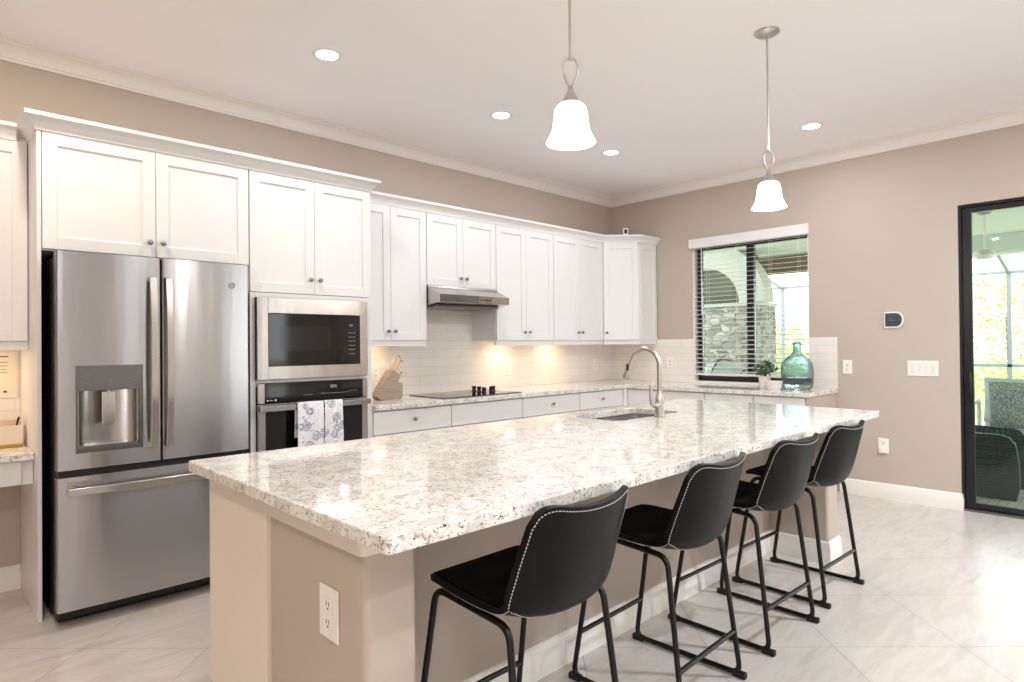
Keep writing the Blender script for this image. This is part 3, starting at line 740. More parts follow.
# side outline in the x-z plane, leaning to the right, width along y
b = MB(); b.prism([(-3.365, .9145 + .03), (-3.33, .9145), (-3.265, .9145), (-3.155, 1.095), (-3.225, 1.145)], 'y', -.32, -.22)
b.build('block', M_KB, kb)
MB().prism([(-3.262, .9145), (-3.15, .9145), (-3.135, .93), (-3.135, 1.035), (-3.182, 1.048)], 'y', -.315, -.225).build('front_block', M_KB, kb)
M_HAN = mat('cream_knife_handle', rgb(214, 196, 172), .4)
dirv = Vector((.52, 0, .85)).normalized()
hi = 0
for (bx, bz, yy, ln) in ((-3.212, 1.136, -.30, .115), (-3.212, 1.136, -.27, .13), (-3.208, 1.134, -.24, .12), (-3.185, 1.116, -.305, .10), (-3.183, 1.114, -.28, .11), (-3.166, 1.104, -.25, .085), (-3.168, 1.040, -.285, .085), (-3.155, 1.038, -.255, .08)):
    p0 = Vector((bx, yy, bz)); k_ = thing('kitchen_knife', 'cream-handled knife ' + ['at the rear left of the knife block', 'standing tallest in the knife block', 'rear slot nearest the wall in the knife block', 'middle slot nearest the camera in the knife block', 'middle slot of the knife block, centre', 'middle slot nearest the wall in the knife block', 'low in the front of the knife block', 'low in the front of the block nearest the wall'][hi], 'knife', tuple(p0), 0, 'knives in the knife block'); hi += 1
    MB().tube([p0 + dirv * .001, p0 + dirv * .02, p0 + dirv * ln * .55, p0 + dirv * ln], [.008, .009, .0075, .009], 8).build('handle', M_HAN, k_, 50)
    MB().tube([p0 + dirv * ln, p0 + dirv * (ln + .006)], .0092, 8).build('butt_cap', M_BLACK, k_)
    MB().tube([p0 - dirv * .03, p0 + dirv * .001], .0012, 4).build('blade', M_STEEL2, k_)

# ------------------------------------------------------------------ wall plates
def plate(name, label, cat, c, w_, h, normal, kind='outlet', gangs=1):
    """normal: '-y' or '-x' ; c = centre on the wall surface"""
    rz_ = {'-y': 0, '-x': -PI / 2}[normal]
    o = thing(name, label, cat, c, 0)
    T = Matrix.Translation(c) @ Matrix.Rotation(rz_, 4, 'Z')
    b = MB(); b.M = T; b.box(-w_ / 2, w_ / 2, -.006, -.0005, -h / 2, h / 2, .002); b.build('cover_plate', M_WHITE, o)
    b = MB(); b.M = T; s_ = MB(); s_.M = T
    if kind == 'outlet':
        b.box(-w_ * .24, w_ * .24, -.0075, -.0062, -h * .3, h * .3, .001)
        for dz in (.17 * h, -.17 * h):
            s_.box(-.009, -.006, -.0082, -.0076, dz - .004, dz + .007); s_.box(.005, .008, -.0082, -.0076, dz - .004, dz + .007); s_.box(-.003, .003, -.0082, -.0076, dz - .014, dz - .009)
        b.build('socket', M_WHITE, o); s_.build('slots', M_SLOT, o)
    else:
        n = gangs
        for i in range(n):
            cx = (i - (n - 1) / 2) * (w_ / n) * .88; q = MB(); q.M = T
            q.box(cx - .0155, cx + .0155, -.009, -.0062, -h * .3, h * .3, .002); q.build('rocker', M_CER, o)
    return o
plate('wall_outlet', 'white duplex outlet on the tile right of the range hood', 'outlet', (-1.716, -.008, 1.09), .115, .115, '-y')
plate('wall_switch', 'white switch plate on the tile under the middle wall cabinets', 'switch', (-1.11, -.008, 1.10), .075, .12, '-y', 'switch')
plate('wall_outlet', 'white outlet on the long tiled wall nearest the corner', 'outlet', (-.34, -.008, 1.10), .075, .12, '-y')
plate('wall_outlet', 'white outlet behind the knife block', 'outlet', (-3.19, -.008, 1.11), .075, .12, '-y')
plate('wall_outlet', 'white outlet on the tile left of the window', 'outlet', (-.008, -.78, 1.12), .075, .12, '-x')
plate('wall_outlet', 'white outlet on the painted wall right of the tile', 'outlet', (0, -2.541, 1.107), .075, .12, '-x')
plate('light_switch', 'wide white four-gang light switch beside the glass door', 'switch', (0, -3.106, 1.106), .215, .125, '-x', 'switch', 4)
o = plate('wall_outlet', 'white low outlet with a small plug-in near the baseboard', 'outlet', (0, -2.815, .447), .078, .125, '-x')
MB().box(-.034, -.0085, -2.838, -2.79, .39, .432, .004).build('plug', M_WHITE, o)
# island outlet faces -x
plate('wall_outlet', 'tall white outlet on the near column of the island', 'outlet', (-5.1035, -2.867, .612), .1, .14, '-x')
# thermostat
th = thing('thermostat', 'small dark-faced thermostat with rounded right end on the wall', 'thermostat', (0, -2.905, 1.507))
def dshape(y0, y1, z0, z1): # rounded toward -y (right in view)
    r = (z1 - z0) / 2; return [(y0, z0), (y0, z1)] + [(y1 + r * .8 - r * .8 * math.sin(a), (z0 + z1) / 2 + r * math.cos(a)) for a in [PI * i / 12 for i in range(13)]]
MB().prism(dshape(-2.835, -2.977, 1.44, 1.575), 'x', -.014, -.0005).build('body', M_WHITE, th)
MB().prism(dshape(-2.843, -2.966, 1.452, 1.563), 'x', -.017, -.0145).build('screen', mat('dark_grey_screen', rgb(68, 74, 80), .2), th)
b = MB(); b.box(-.0178, -.0172, -2.90, -2.865, 1.515, 1.518); b.box(-.0178, -.0172, -2.915, -2.87, 1.502, 1.506); b.box(-.0178, -.0172, -2.955, -2.945, 1.506, 1.511)
b.build('display_marks', M_GREYT, th)

# small security camera on the corner cabinet
sc = thing('security_camera', 'tiny white camera on top of the corner cabinet', 'camera', (-.40, -.49, 2.479))
b = MB(); b.M = Matrix.Translation((-.40, -.49, 2.479)) @ Matrix.Rotation(math.radians(-45), 4, 'Z'); b.box(-.026, .026, -.012, .012, 0, .085, .006); b.build('body', M_WHITE, sc)
b = MB(); b.M = Matrix.Translation((-.40, -.49, 2.479)) @ Matrix.Rotation(math.radians(-45), 4, 'Z'); b.box(-.015, .015, -.0145, -.0122, .028, .072, .001); b.build('lens', M_BLACK, sc)

# ------------------------------------------------------------------ things by the window
pt = thing('potted_plant', 'small bushy green plant in a white pot on the worktop by the window', 'plant', (-.33, -1.95, .9145))
PX, PY = -.33, -1.95
MB().lathe([(0, .9145), (.042, .9145), (.055, 1.015), (.058, 1.015), (.058, 1.022), (.050, 1.022), (.048, 1.01), (0, 1.01)], (PX, PY, 0), 24).build('pot', M_CER, pt, 40)
M_LEAF = mat('deep_green_leaf', rgb(62, 88, 58), .5); M_LEAF.use_nodes = True
LK(M_LEAF, ramp(M_LEAF, noise(M_LEAF, coord(M_LEAF), 30), [(.3, rgb(40, 66, 42)), (.7, rgb(104, 128, 92))]), BS(M_LEAF).inputs['Base Color'])
def leaves(n, c, rad, sz, seed, squash=1):
    rnd = random.Random(seed); mb = MB()
    for _ in range(n):
        while True:
            p = Vector((rnd.uniform(-1, 1), rnd.uniform(-1, 1), rnd.uniform(-1, 1)))
            if p.length <= 1: break
        p = Vector((p.x * rad[0], p.y * rad[1], p.z * rad[2])) + Vector(c); s_ = sz * rnd.uniform(.6, 1.2)
        d_ = Vector((rnd.uniform(-1, 1), rnd.uniform(-1, 1), rnd.uniform(-.3, 1))).normalized(); w_ = d_.orthogonal().normalized(); w_ = (Matrix.Rotation(rnd.uniform(0, 6.28), 4, d_) @ w_.to_4d()).to_3d(); nn = d_.cross(w_)
        mb._add([p, p + d_ * s_ * .5 + w_ * s_ * .3 + nn * s_ * .08, p + d_ * s_, p + d_ * s_ * .5 - w_ * s_ * .3 + nn * s_ * .08, p + d_ * s_ * .5], [(0, 1, 4), (1, 2, 4), (2, 3, 4), (3, 0, 4)])
    return mb
leaves(210, (PX, PY, 1.085), (.10, .10, .065), .04, 3).build('foliage', M_LEAF, pt)
b = MB(); rnd = random.Random(2)
for i in range(12):
    a = rnd.uniform(0, 6.28); q = rnd.uniform(.02, .08); b.tube([(PX, PY, 1.008), (PX + q * .4 * math.cos(a), PY + q * .4 * math.sin(a), 1.05), (PX + q * math.cos(a), PY + q * math.sin(a), 1.10)], .002, 5)
b.build('stems', M_LEAF, pt)
bw = MB().lathe([(0, .9145), (.052, .9145), (.060, .925), (.072, .988), (.068, .988), (.056, .93), (0, .927)], (-.44, -2.08, 0), 28).build('bowl', M_CER, None, 40)
tag(bw, 'small white bowl between the potted plant and the green bottle', 'bowl')
jg = thing('glass_bottle', 'large teal glass demijohn bottle on the worktop by the window', 'bottle', (-.27, -2.215, .9145))
J = [(0, .0), (.10, .0), (.122, .012), (.130, .05), (.133, .12), (.134, .18), (.128, .225), (.105, .262), (.07, .288), (.045, .308), (.034, .335), (.031, .375), (.033, .39), (.038, .393), (.038, .412), (.031, .414), (.026, .41), (.025, .37)]
jp = [(r, z + .9145) for r, z in J]
inner = [(max(0, r - .006), z + .005) for r, z in jp[::-1][2:] if z > .97]
MB().lathe(jp + [(.026, 1.25), (.038, 1.215), (.066, 1.19), (.10, 1.168), (.121, 1.135), (.127, 1.09), (.126, 1.04), (.122, .985), (.10, .965), (0, .962)], (-.27, -2.215, 0), 40).build('body', M_JUG, jg, 60)
MB().lathe([(0, .963), (.098, .966), (.119, .985), (.122, 1.015), (0, 1.015)], (-.27, -2.215, 0), 40).build('dark_base', M_JUGB, jg, 60)
# items on the desk at far left
nt_ = thing('framed_notice', 'cream printed notice on the tiled wall above the desk', 'sign', (-5.56, -.009, 1.06))
MB().box(-5.66, -5.478, -.014, -.0085, 1.06, 1.315, .001).build('board', mat('cream_paper', rgb(236, 222, 206), .6), nt_)
b = MB(); rnd = random.Random(5)
for i, z_ in enumerate((1.285, 1.255, 1.235, 1.215, 1.20)): b.box(-5.64, -5.50 - rnd.uniform(0, .03), -.0148, -.0142, z_, z_ + (.006 if i == 0 else .003))
for i in range(3): b.box(-5.60 + .03 * i, -5.585 + .03 * i, -.0148, -.0142, 1.09, 1.10)
b.build('printed_lines', M_SLOT, nt_)
tr = thing('desk_organizer', 'pale box organizer with a gold base on the desk top', 'organizer', (-5.6, -.2, .8155))
b = MB(); b.box(-5.68, -5.483, -.26, -.255, .832, .93); b.box(-5.68, -5.483, -.14, -.135, .832, .95); b.box(-5.488, -5.483, -.255, -.14, .832, .94); b.box(-5.68, -5.675, -.255, -.14, .832, .94); b.box(-5.675, -5.488, -.255, -.14, .832, .836)
b.build('box', mat('pale_acrylic', rgb(230, 215, 195), .2), tr)
MB().box(-5.683, -5.48, -.263, -.132, .8155, .8315, .001).build('base', M_GOLD, tr)
o = MB().tube([(-5.52, -.2, .84), (-5.489, -.17, .965)], .005, 8).build('pen', M_BLACK); tag(o, 'black pen standing in the gold-based organizer', 'pen')

# ------------------------------------------------------------------ pendants, downlights
def pendant(name, label, x, y, zb=2.06):
    p = thing(name, label, 'pendant light', (x, y, CEIL), 0, 'pendant lights over the island')
    MB().lathe([(0, CEIL - .026), (.02, CEIL - .026), (.048, CEIL - .018), (.064, CEIL - .008), (.066, CEIL - .0005), (0, CEIL - .0005)], (x, y, 0), 32).build('canopy', M_NICK, p, 40)
    zt = zb + .145
    MB().cyl((x, y, CEIL - .02), (x, y, zt + .165), .0055, 10).build('rod', M_NICK, p, 50)
    # teardrop link
    pts = []
    for i in range(25):
        a = 2 * PI * i / 24; pts.append((x + .028 * math.sin(a) * (1 - .35 * math.cos(a + PI)) * .9 * .70710, y - .028 * math.sin(a) * (1 - .35 * math.cos(a + PI)) * .9 * .70710, zt + .112 + .052 * math.cos(a)))
    MB().tube(pts, .0045, 8).build('link', M_NICK, p, 60)
    MB().sphere((x, y, zt + .163), .009).build('joint', M_NICK, p, 60)
    MB().lathe([(.006, zt + .062), (.011, zt + .056), (.011, zt + .044), (.014, zt + .04), (.03, zt + .01), (.036, zt - .006), (.038, zt - .010), (0, zt - .010)], (x, y, 0), 24).build('socket_cup', M_NICK, p, 40)
    k_ = .88
    pr = [(.026, -.001), (.050, -.007), (.064, -.022), (.070, -.05), (.073, -.085), (.079, -.115), (.090, -.142), (.1, -.158), (.102, -.165), (.098, -.164), (.086, -.140), (.075, -.115), (.069, -.085), (.066, -.05), (.060, -.025), (.048, -.011), (.026, -.005)]
    pr = [(r * k_, zt + q * k_) for r, q in pr]
    MB().lathe(pr + [pr[0]], (x, y, 0), 40).build('shade', M_SHADE, p, 60)
    MB().sphere((x, y, zt - .065), .026, (1, 1, 1.3)).build('bulb', M_LENS, p, 60)
pendant('pendant_light', 'bell-shaped white glass pendant hanging nearer, with its canopy out of frame', -4.183, -2.947)
pendant('pendant_light', 'bell-shaped white glass pendant with its ceiling canopy visible, farther down the island', -2.549, -2.965)
lab = ['recessed downlight above the oven tower, leftmost on the ceiling', 'recessed downlight left of the near pendant above the wall cabinets', 'recessed downlight nearest the room corner', 'recessed downlight above the window side, right of the far pendant']
for i, (x, y) in enumerate(CANS_AND_FILL[:4]):
    p = thing('ceiling_light', lab[i], 'ceiling light', (x, y, CEIL), 0, 'recessed ceiling downlights')
    MB().lathe([(.062, CEIL - .006), (.082, CEIL - .004), (.086, CEIL - .0005), (.062, CEIL - .0005), (.062, CEIL - .006)], (x, y, 0), 32).build('trim_ring', M_WHITE, p, 40)
    MB().lathe([(0, CEIL - .005), (.061, CEIL - .005), (.061, CEIL - .001), (0, CEIL - .001)], (x, y, 0), 28).build('lens', M_LENS, p)

# ------------------------------------------------------------------ bar stools
def catmull(P, n):
    out = []
    for i in range(len(P) - 1):
        p0, p1, p2, p3 = P[max(i - 1, 0)], P[i], P[i + 1], P[min(i + 2, len(P) - 1)]
        for k in range(n):
            t = k / n
            out.append(tuple(.5 * (2 * b_ + (c_ - a_) * t + (2 * a_ - 5 * b_ + 4 * c_ - d_) * t * t + (3 * b_ - a_ - 3 * c_ + d_) * t ** 3) for a_, b_, c_, d_ in zip(p0, p1, p2, p3)))
    out.append(P[-1]); return out
# rows: y, z, half width, side lift
ROWS = catmull([(.21, .612, .20, .0), (.16, .618, .216, .004), (.05, .605, .228, .012), (-.07, .590, .236, .026), (-.155, .580, .240, .046), (-.216, .598, .242, .066), (-.248, .656, .240, .074), (-.270, .735, .234, .070), (-.290, .82, .226, .060), (-.309, .912, .215, .050)], 6)
def shell_pt(s_, t, off=0):
    """s_ in 0..1 along profile, t in -1..1 across"""
    a = abs(t)
    rr = max(0, (a - .66) / .34); cut = (1 - math.sqrt(max(0, 1 - rr * rr)))
    v0 = .055 * cut + 0; v1 = 1 - .085 * cut - .028 * (1 - t * t)
    v_ = v0 + (v1 - v0) * s_
    f = v_ * (len(ROWS) - 1); i = min(int(f), len(ROWS) - 2); k = f - i
    y, z, w_, l_ = (ROWS[i][q] * (1 - k) + ROWS[i + 1][q] * k for q in range(4))
    i0 = max(0, i - 1); i1 = min(len(ROWS) - 1, i + 2); ty, tz = ROWS[i1][0] - ROWS[i0][0], ROWS[i1][1] - ROWS[i0][1]; n_ = math.hypot(ty, tz); ty /= n_; tz /= n_
    # normal toward the sitter: travelling back (-y) then up
    ny, nz = tz, -ty
    lift = l_ * a ** 2.2
    return Vector((w_ * t * (1 - .06 * a * a), y + ny * (lift + off), z + nz * (lift + off)))
NS_, NT_ = 44, 36
def shell(th_):
    mb = MB(); G = []
    for off in (0, -th_):
        for i in range(NS_ + 1):
            for j in range(NT_ + 1): G.append(shell_pt(i / NS_, -1 + 2 * j / NT_, off))
    K = (NS_ + 1) * (NT_ + 1); fs = []
    W_ = NT_ + 1
    for i in range(NS_):
        for j in range(NT_):
            a = i * W_ + j; fs.append((a, a + 1, a + W_ + 1, a + W_)); fs.append((K + a, K + a + W_, K + a + W_ + 1, K + a + 1))
    for i in range(NS_):
        for j in (0, NT_): a = i * W_ + j; fs.append((a, a + W_, K + a + W_, K + a))
    for j in range(NT_):
        for i in (0, NS_): a = i * W_ + j; fs.append((a, a + 1, K + a + 1, K + a))
    mb._add(G, fs); return mb
def make_stool():
    r = thing('bar_stool', 'x', 'stool', (0, 0, 0))
    o_ = shell(.018).build('seat_shell', M_LEATH, r, 60, local=True)
    md = o_.modifiers.new('bevel', 'BEVEL'); md.width = .005; md.segments = 2; md.limit_method = 'ANGLE'; md.angle_limit = 1.0
    # soft dark inner lining on the sitting side
    mb = MB(); G = []; n1, n2 = 30, 16
    for off in (.0035, .0005):
        for i in range(n1 + 1):
            for j in range(n2 + 1): G.append(shell_pt(.045 + .915 * i / n1, (-1 + 2 * j / n2) * .92, off))
    K = (n1 + 1) * (n2 + 1); W_ = n2 + 1; fs = []
    for i in range(n1):
        for j in range(n2): a = i * W_ + j; fs.append((a, a + 1, a + W_ + 1, a + W_)); fs.append((K + a, K + a + W_, K + a + W_ + 1, K + a + 1))
    for i in range(n1):
        for j in (0, n2): a = i * W_ + j; fs.append((a, a + W_, K + a + W_, K + a))
    for j in range(n2):
        for i in (0, n1): a = i * W_ + j; fs.append((a, a + 1, K + a + 1, K + a))
    mb._add(G, fs); mb.build('seat_lining', M_SEAT, r, 60, local=True)
    # stitches along the rim on the outer face, and a seam across under the back
    mb = MB(); path = []
    e = .045
    for i in range(0, 61): path.append((.03 + .94 * i / 60, -.985))
    for i in range(1, 40): path.append((.985, -.985 + 1.97 * i / 40))
    for i in range(0, 61): path.append((.97 - .94 * i / 60, .985))
    for i in range(1, 40): path.append((.02, .985 - 1.97 * i / 40))
    P_ = [shell_pt(a, t_, -.0193) for a, t_ in path]
    def stitch(P_, step=.0105, ln=.0062):
        acc = 0; d = 0
        for a, b_ in zip(P_, P_[1:]):
            L = (b_ - a).length; u = (b_ - a).normalized() if L > 1e-6 else Vector((1, 0, 0)); s0 = step - acc
            while s0 < L: q = a + u * s0; mb.tube([q - u * ln / 2, q + u * ln / 2], .0016, 4); s0 += step
            acc = L - (s0 - step)
    stitch(P_)
    # rim-edge whip stitches
    P2 = [shell_pt(a, t_ * 1.045 if abs(t_) > .95 else t_, -.013) for a, t_ in path[60:100]]
    # curved seam between seat and back
    S1 = [shell_pt(.535 - .06 * (1 - (t_ / 20) ** 2), t_ / 20 * .97, -.0193) for t_ in range(-20, 21)]
    stitch(S1)
    mb.build('stitching', M_STITCH, r, local=True)
    for s_ in (-1, 1):
        # closed side loop: runner on the floor, legs leaning in to the seat
        xb, xt = .228 * s_, .204 * s_
        B0, B1, T0, T1 = Vector((xb, .243, .014)), Vector((xb, -.236, .014)), Vector((xt, .15, .590)), Vector((xt, -.168, .568))
        cor = [B0, T0, T1, B1]; pts_ = []
        n = 4
        for i in range(4):
            p = cor[i]; a = cor[i - 1]; b_ = cor[(i + 1) % 4]; rr = .045
            pa = p + (a - p).normalized() * rr; pb = p + (b_ - p).normalized() * rr
            for k in range(7):
                t = k / 6; pts_.append(pa * (1 - t) ** 2 + p * 2 * t * (1 - t) + pb * t * t)
        pts_.append(pts_[0])
        MB().tube(pts_, .0105, 10).build('side_frame', M_BLACKM, r, 60, local=True)
        for yy in (.205, -.205):
            MB().box(xb - .013, xb + .013, min(yy, yy + math.copysign(.055, yy)), max(yy, yy + math.copysign(.055, yy)), .0, .024, .004).build('foot_pad', M_BLACK, r, local=True)
    def at(y0, z0, side): # x of leg at given height
        t = (z0 - .014) / (.572 - .014); return side * (.228 + (.204 - .228) * t)
    zf = .19; yf_ = .243 + (.15 - .243) * (zf - .014) / .558
    MB().cyl((at(0, zf, -1), yf_, zf), (at(0, zf, 1), yf_, zf), .0095, 10).build('footrest', M_BLACKM, r, 60, local=True)
    zr = .18; yr_ = -.236 + (-.168 + .236) * (zr - .014) / .546
    MB().cyl((at(0, zr, -1), yr_, zr), (at(0, zr, 1), yr_, zr), .0095, 10).build('rear_stretcher', M_BLACKM, r, 60, local=True)
    b_ = MB(); b_.cyl((-.204, .10, .584), (.204, .10, .584), .008, 8); b_.cyl((-.204, -.06, .570), (.204, -.06, .570), .008, 8)
    b_.box(-.11, .11, -.06, .11, .566, .574)
    b_.build('seat_bracket', M_BLACKM, r, local=True)
    return r
st = make_stool()
STOOLS = [(-4.56, -3.037, .4, 'black leather bar stool nearest the camera, under the near corner of the island'),
          (-3.785, -3.030, 1.8, 'black leather bar stool second from the near end of the island'),
          (-3.055, -3.034, -1.7, 'black leather bar stool second from the far end of the island'),
          (-2.390, -3.030, -2, 'black leather bar stool farthest from the camera, by the far column')]
for i, (x, y, a, lb) in enumerate(STOOLS):
    o = st if i == 0 else copy_tree(st)
    o.location = (x, y, 0); o.rotation_euler = (0, 0, math.radians(a)); o['label'] = lb; o['group'] = 'bar stools along the island'

# ------------------------------------------------------------------ outside: covered lanai
M_PAV = mat('pale_pavers', rgb(200, 196, 188), .8); v = coord(M_PAV)
brp = N(M_PAV, 'ShaderNodeTexBrick'); LK(M_PAV, v, brp.inputs[0]); brp.inputs['Scale'].default_value = 4; brp.inputs['Color1'].default_value = rgb(196, 190, 182); brp.inputs['Color2'].default_value = rgb(206, 202, 194); brp.inputs['Mortar'].default_value = rgb(170, 165, 158)
LK(M_PAV, brp.outputs[0], BS(M_PAV).inputs['Base Color'])
M_STUC = paint('pale_green_white_stucco', rgb(200, 208, 194), .8, .2)
M_GRASS = mat('lawn', rgb(150, 170, 110), .9)
struct('trim_6', MB().box(.161, 4.6, -9, 3.2, -.12, -.02), M_PAV)            # lanai slab
struct('trim_7', MB().box(.161, 4.6, -9, 3.2, 2.72, 2.82), M_STUC)           # lanai ceiling
struct('trim_8', MB().box(4.3, 4.6, -9, 3.2, 2.47, 2.72), M_STUC)            # header beam
g_ = tag(MB().box(4.601, 60, -60, 60, -.3, -.12).build('lawn', M_GRASS), 'sunlit lawn beyond the screened lanai', 'lawn', kind='structure')
# outdoor kitchen wall with arched niche
ok = thing('outdoor_kitchen', 'white stucco outdoor kitchen with arched hood over stacked stone', 'outdoor kitchen', (3.1, .4, -.02))
M_STONE = mat('stacked_light_stone', (1, 1, 1, 1), .85); m = M_STONE
vo = N(m, 'ShaderNodeTexVoronoi', feature='DISTANCE_TO_EDGE'); vo.inputs['Scale'].default_value = 9; LK(m, coord(m, scale=(1, .7, 1.3)), vo.inputs['Vector'])
vc = N(m, 'ShaderNodeTexVoronoi'); vc.inputs['Scale'].default_value = 9; LK(m, coord(m, scale=(1, .7, 1.3)), vc.inputs['Vector'])
sepc = N(m, 'ShaderNodeSeparateColor'); LK(m, vc.outputs['Color'], sepc.inputs[0])
cc_ = ramp(m, sepc.outputs[0], [(0, rgb(120, 116, 104)), (.4, rgb(164, 160, 148)), (1, rgb(196, 192, 180))])
LK(m, mixc(m, ramp(m, vo.outputs['Distance'], [(.02, (1, 1, 1)), (.07, (0, 0, 0))]), cc_, rgb(96, 94, 84)), BS(m).inputs['Base Color'])
MB().box(3.0, 3.7, -.36, 1.9, -.02, 1.88, .01).build('stone_base', M_STONE, ok)
MB().box(2.98, 3.72, -.38, 1.92, 1.8805, 1.93, .004).build('ledge', M_STUC, ok)
def ring(r0, r1, a0, a1, n, cy, cz):
    A = [(cy + r1 * math.cos(a0 + (a1 - a0) * i / n), cz + r1 * math.sin(a0 + (a1 - a0) * i / n)) for i in range(n + 1)]
    B = [(cy + r0 * math.cos(a0 + (a1 - a0) * i / n), cz + r0 * math.sin(a0 + (a1 - a0) * i / n)) for i in range(n, -1, -1)]
    return A + B
MB().prism(ring(.55, .95, 0 + PI, PI / 2, 20, .45, 1.931), 'x', 3.0, 3.3).build('arch', mat('white_stucco', rgb(206, 206, 196), .8), ok)
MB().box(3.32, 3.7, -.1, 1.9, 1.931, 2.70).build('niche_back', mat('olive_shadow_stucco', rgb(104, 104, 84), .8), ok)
b = MB().prism([(.45, 2.9111 - .03), (.45, 2.6), (1.9, 2.6), (1.9, 1.931), (1.43, 1.931), (1.43, 2.2), (1.0, 2.48)], 'x', 3.05, 3.29) if False else MB().box(3.05, 3.29, .46, 1.9, 2.485, 2.71)
b.build('upper_wall', M_STUC, ok)
# roll-down shade (brown)
o = thing('bamboo_shade', 'brown roll-down shade hanging at the lanai edge seen through the window', 'shade', (4.25, -1.3, 2.3))
M_BAM = mat('brown_woven_shade', rgb(140, 120, 88), .8); wv = N(M_BAM, 'ShaderNodeTexWave', bands_direction='Z'); wv.inputs['Scale'].default_value = 30; LK(M_BAM, coord(M_BAM), wv.inputs[0])
LK(M_BAM, ramp(M_BAM, wv.outputs['Fac'], [(0, rgb(120, 102, 74)), (1, rgb(170, 148, 112))]), BS(M_BAM).inputs['Base Color'])
MB().box(4.20, 4.21, -1.62, .2, 2.47, 2.71).build('slats', M_BAM, o); MB().cyl((4.2, -1.62, 2.46), (4.2, .2, 2.46), .03, 12).build('roll', M_BAM, o, 50)
# screen cage
M_CAGE = mat('grey_aluminium_frame', rgb(150, 152, 154), .5, .3)
scg = thing('screen_enclosure', 'grey aluminium screen cage frame around the pool deck', 'screen frame', (7, -4, -.02))
for y in (.9, -.95, -2.77, -4.6): MB().box(7.0, 7.06, y - .03, y + .03, -.12, 2.42).build('post', M_CAGE, scg)
for z_ in (.89, 2.42): MB().box(7.0, 7.06, -6, 1.5, z_, z_ + .05).build('rail', M_CAGE, scg)
for y in (.9, -.95, -2.77, -4.6): MB().tube([(7.03, y, 2.44), (4.62, y, 2.95)], .035, 4).build('roof_beam', M_CAGE, scg)
MB().box(4.601, 7.2, -7, 2, -.12, -.04).build('deck_slab', M_PAV, scg)
# ceiling fan outside
fn = thing('ceiling_fan', 'white ceiling fan on a downrod under the lanai ceiling', 'fan', (2.4, -3.16, 2.72))
MB().lathe([(0, 2.68), (.05, 2.685), (.075, 2.719), (0, 2.719)], (2.4, -3.16, 0), 20).build('canopy', M_CAGE, fn, 40)
MB().cyl((2.4, -3.16, 2.30), (2.4, -3.16, 2.7), .012, 10).build('downrod', M_WHITE, fn)
MB().lathe([(0, 2.2), (.07, 2.205), (.1, 2.24), (.09, 2.29), (.03, 2.31), (0, 2.31)], (2.4, -3.16, 0), 20).build('motor', M_WHITE, fn, 40)
for k in range(4):
    b = MB(); b.M = Matrix.Translation((2.4, -3.16, 2.25)) @ Matrix.Rotation(k * PI / 2 + .9, 4, 'Z') @ Matrix.Rotation(.15, 4, 'X'); b.box(.09, .55, -.06, .06, -.004, .004, .002); b.build('blade', M_WHITE, fn)

# outdoor furniture
M_WICK = mat('dark_wicker', rgb(46, 54, 56), .6); wv = N(M_WICK, 'ShaderNodeTexWave', bands_direction='Z'); wv.inputs['Scale'].default_value = 25; wv.inputs['Distortion'].default_value = 2; LK(M_WICK, coord(M_WICK), wv.inputs[0])
LK(M_WICK, ramp(M_WICK, wv.outputs['Fac'], [(0, rgb(34, 40, 44)), (1, rgb(66, 78, 80))]), BS(M_WICK).inputs['Base Color']); bump(M_WICK, wv.outputs['Fac'], .5, .01)
M_FAB = mat('pale_grey_outdoor_fabric', rgb(206, 212, 212), .9); bump(M_FAB, noise(M_FAB, coord(M_FAB), 200), .3, .002)
M_PIL = mat('grey_patterned_pillow', rgb(150, 156, 154), .9)
LK(M_PIL, ramp(M_PIL, noise(M_PIL, coord(M_PIL), 60, 3, .7), [(.4, rgb(112, 122, 122)), (.6, rgb(184, 190, 186))]), BS(M_PIL).inputs['Base Color'])
def cushion(name, c, sz, m_, rot, par=None):
    mb = MB(); t = bmesh.new(); bmesh.ops.create_cube(t, size=1); bmesh.ops.subdivide_edges(t, edges=list(t.edges), cuts=7, use_grid_fill=True)
    for v_ in t.verts:
        x_, y_, z_ = v_.co * 2; e_ = 1 - max(abs(x_), abs(z_)) ** 4; k = .25 + .75 * math.sqrt(max(0, e_)); v_.co = Vector((x_ * sz[0] / 2 * (1 - .04 * (1 - abs(z_))), y_ * sz[1] / 2 * k, z_ * sz[2] / 2 * (1 - .04 * (1 - abs(x_)))))
    mb.M = Matrix.Translation(c) @ rot; mb.merge(t); return mb.build(name, m_, par, 70)
wc = thing('wicker_armchair', 'dark wicker armchair with a rounded side just behind the glass door', 'chair', (.95, -3.2, -.02))
sp_ = [(-3.60, -.0195), (-3.625, .10), (-3.62, .3), (-3.60, .44), (-3.56, .505), (-3.50, .525), (-2.9, .535), (-2.76, .51), (-2.72, .42), (-2.72, -.0195)]
MB().prism(sp_, 'x', .72, .78).build('near_side', M_WICK, wc, 40)
MB().prism(sp_, 'x', 1.30, 1.36).build('far_side', M_WICK, wc, 40)
MB().box(.785, 1.295, -3.55, -2.75, .10, .30, .02).build('seat_base', M_WICK, wc)
MB().box(.785, 1.295, -2.78, -2.70, .301, .60, .02).build('back_panel', M_WICK, wc)
MB().box(.79, 1.29, -3.54, -2.80, .301, .42, .04, 3).build('seat_cushion', M_FAB, wc)
o = cushion('throw_pillow', (1.04, -3.02, .655), (.40, .14, .40), M_FAB, Matrix.Rotation(.35, 4, 'Z') @ Matrix.Rotation(-.25, 4, 'X')); tag(o, 'plain pale cushion leaning in the dark wicker armchair', 'pillow')
sf = thing('outdoor_sofa', 'white-framed outdoor sofa with pale cushions behind the wicker armchair', 'sofa', (1.95, -3.9, -.02))
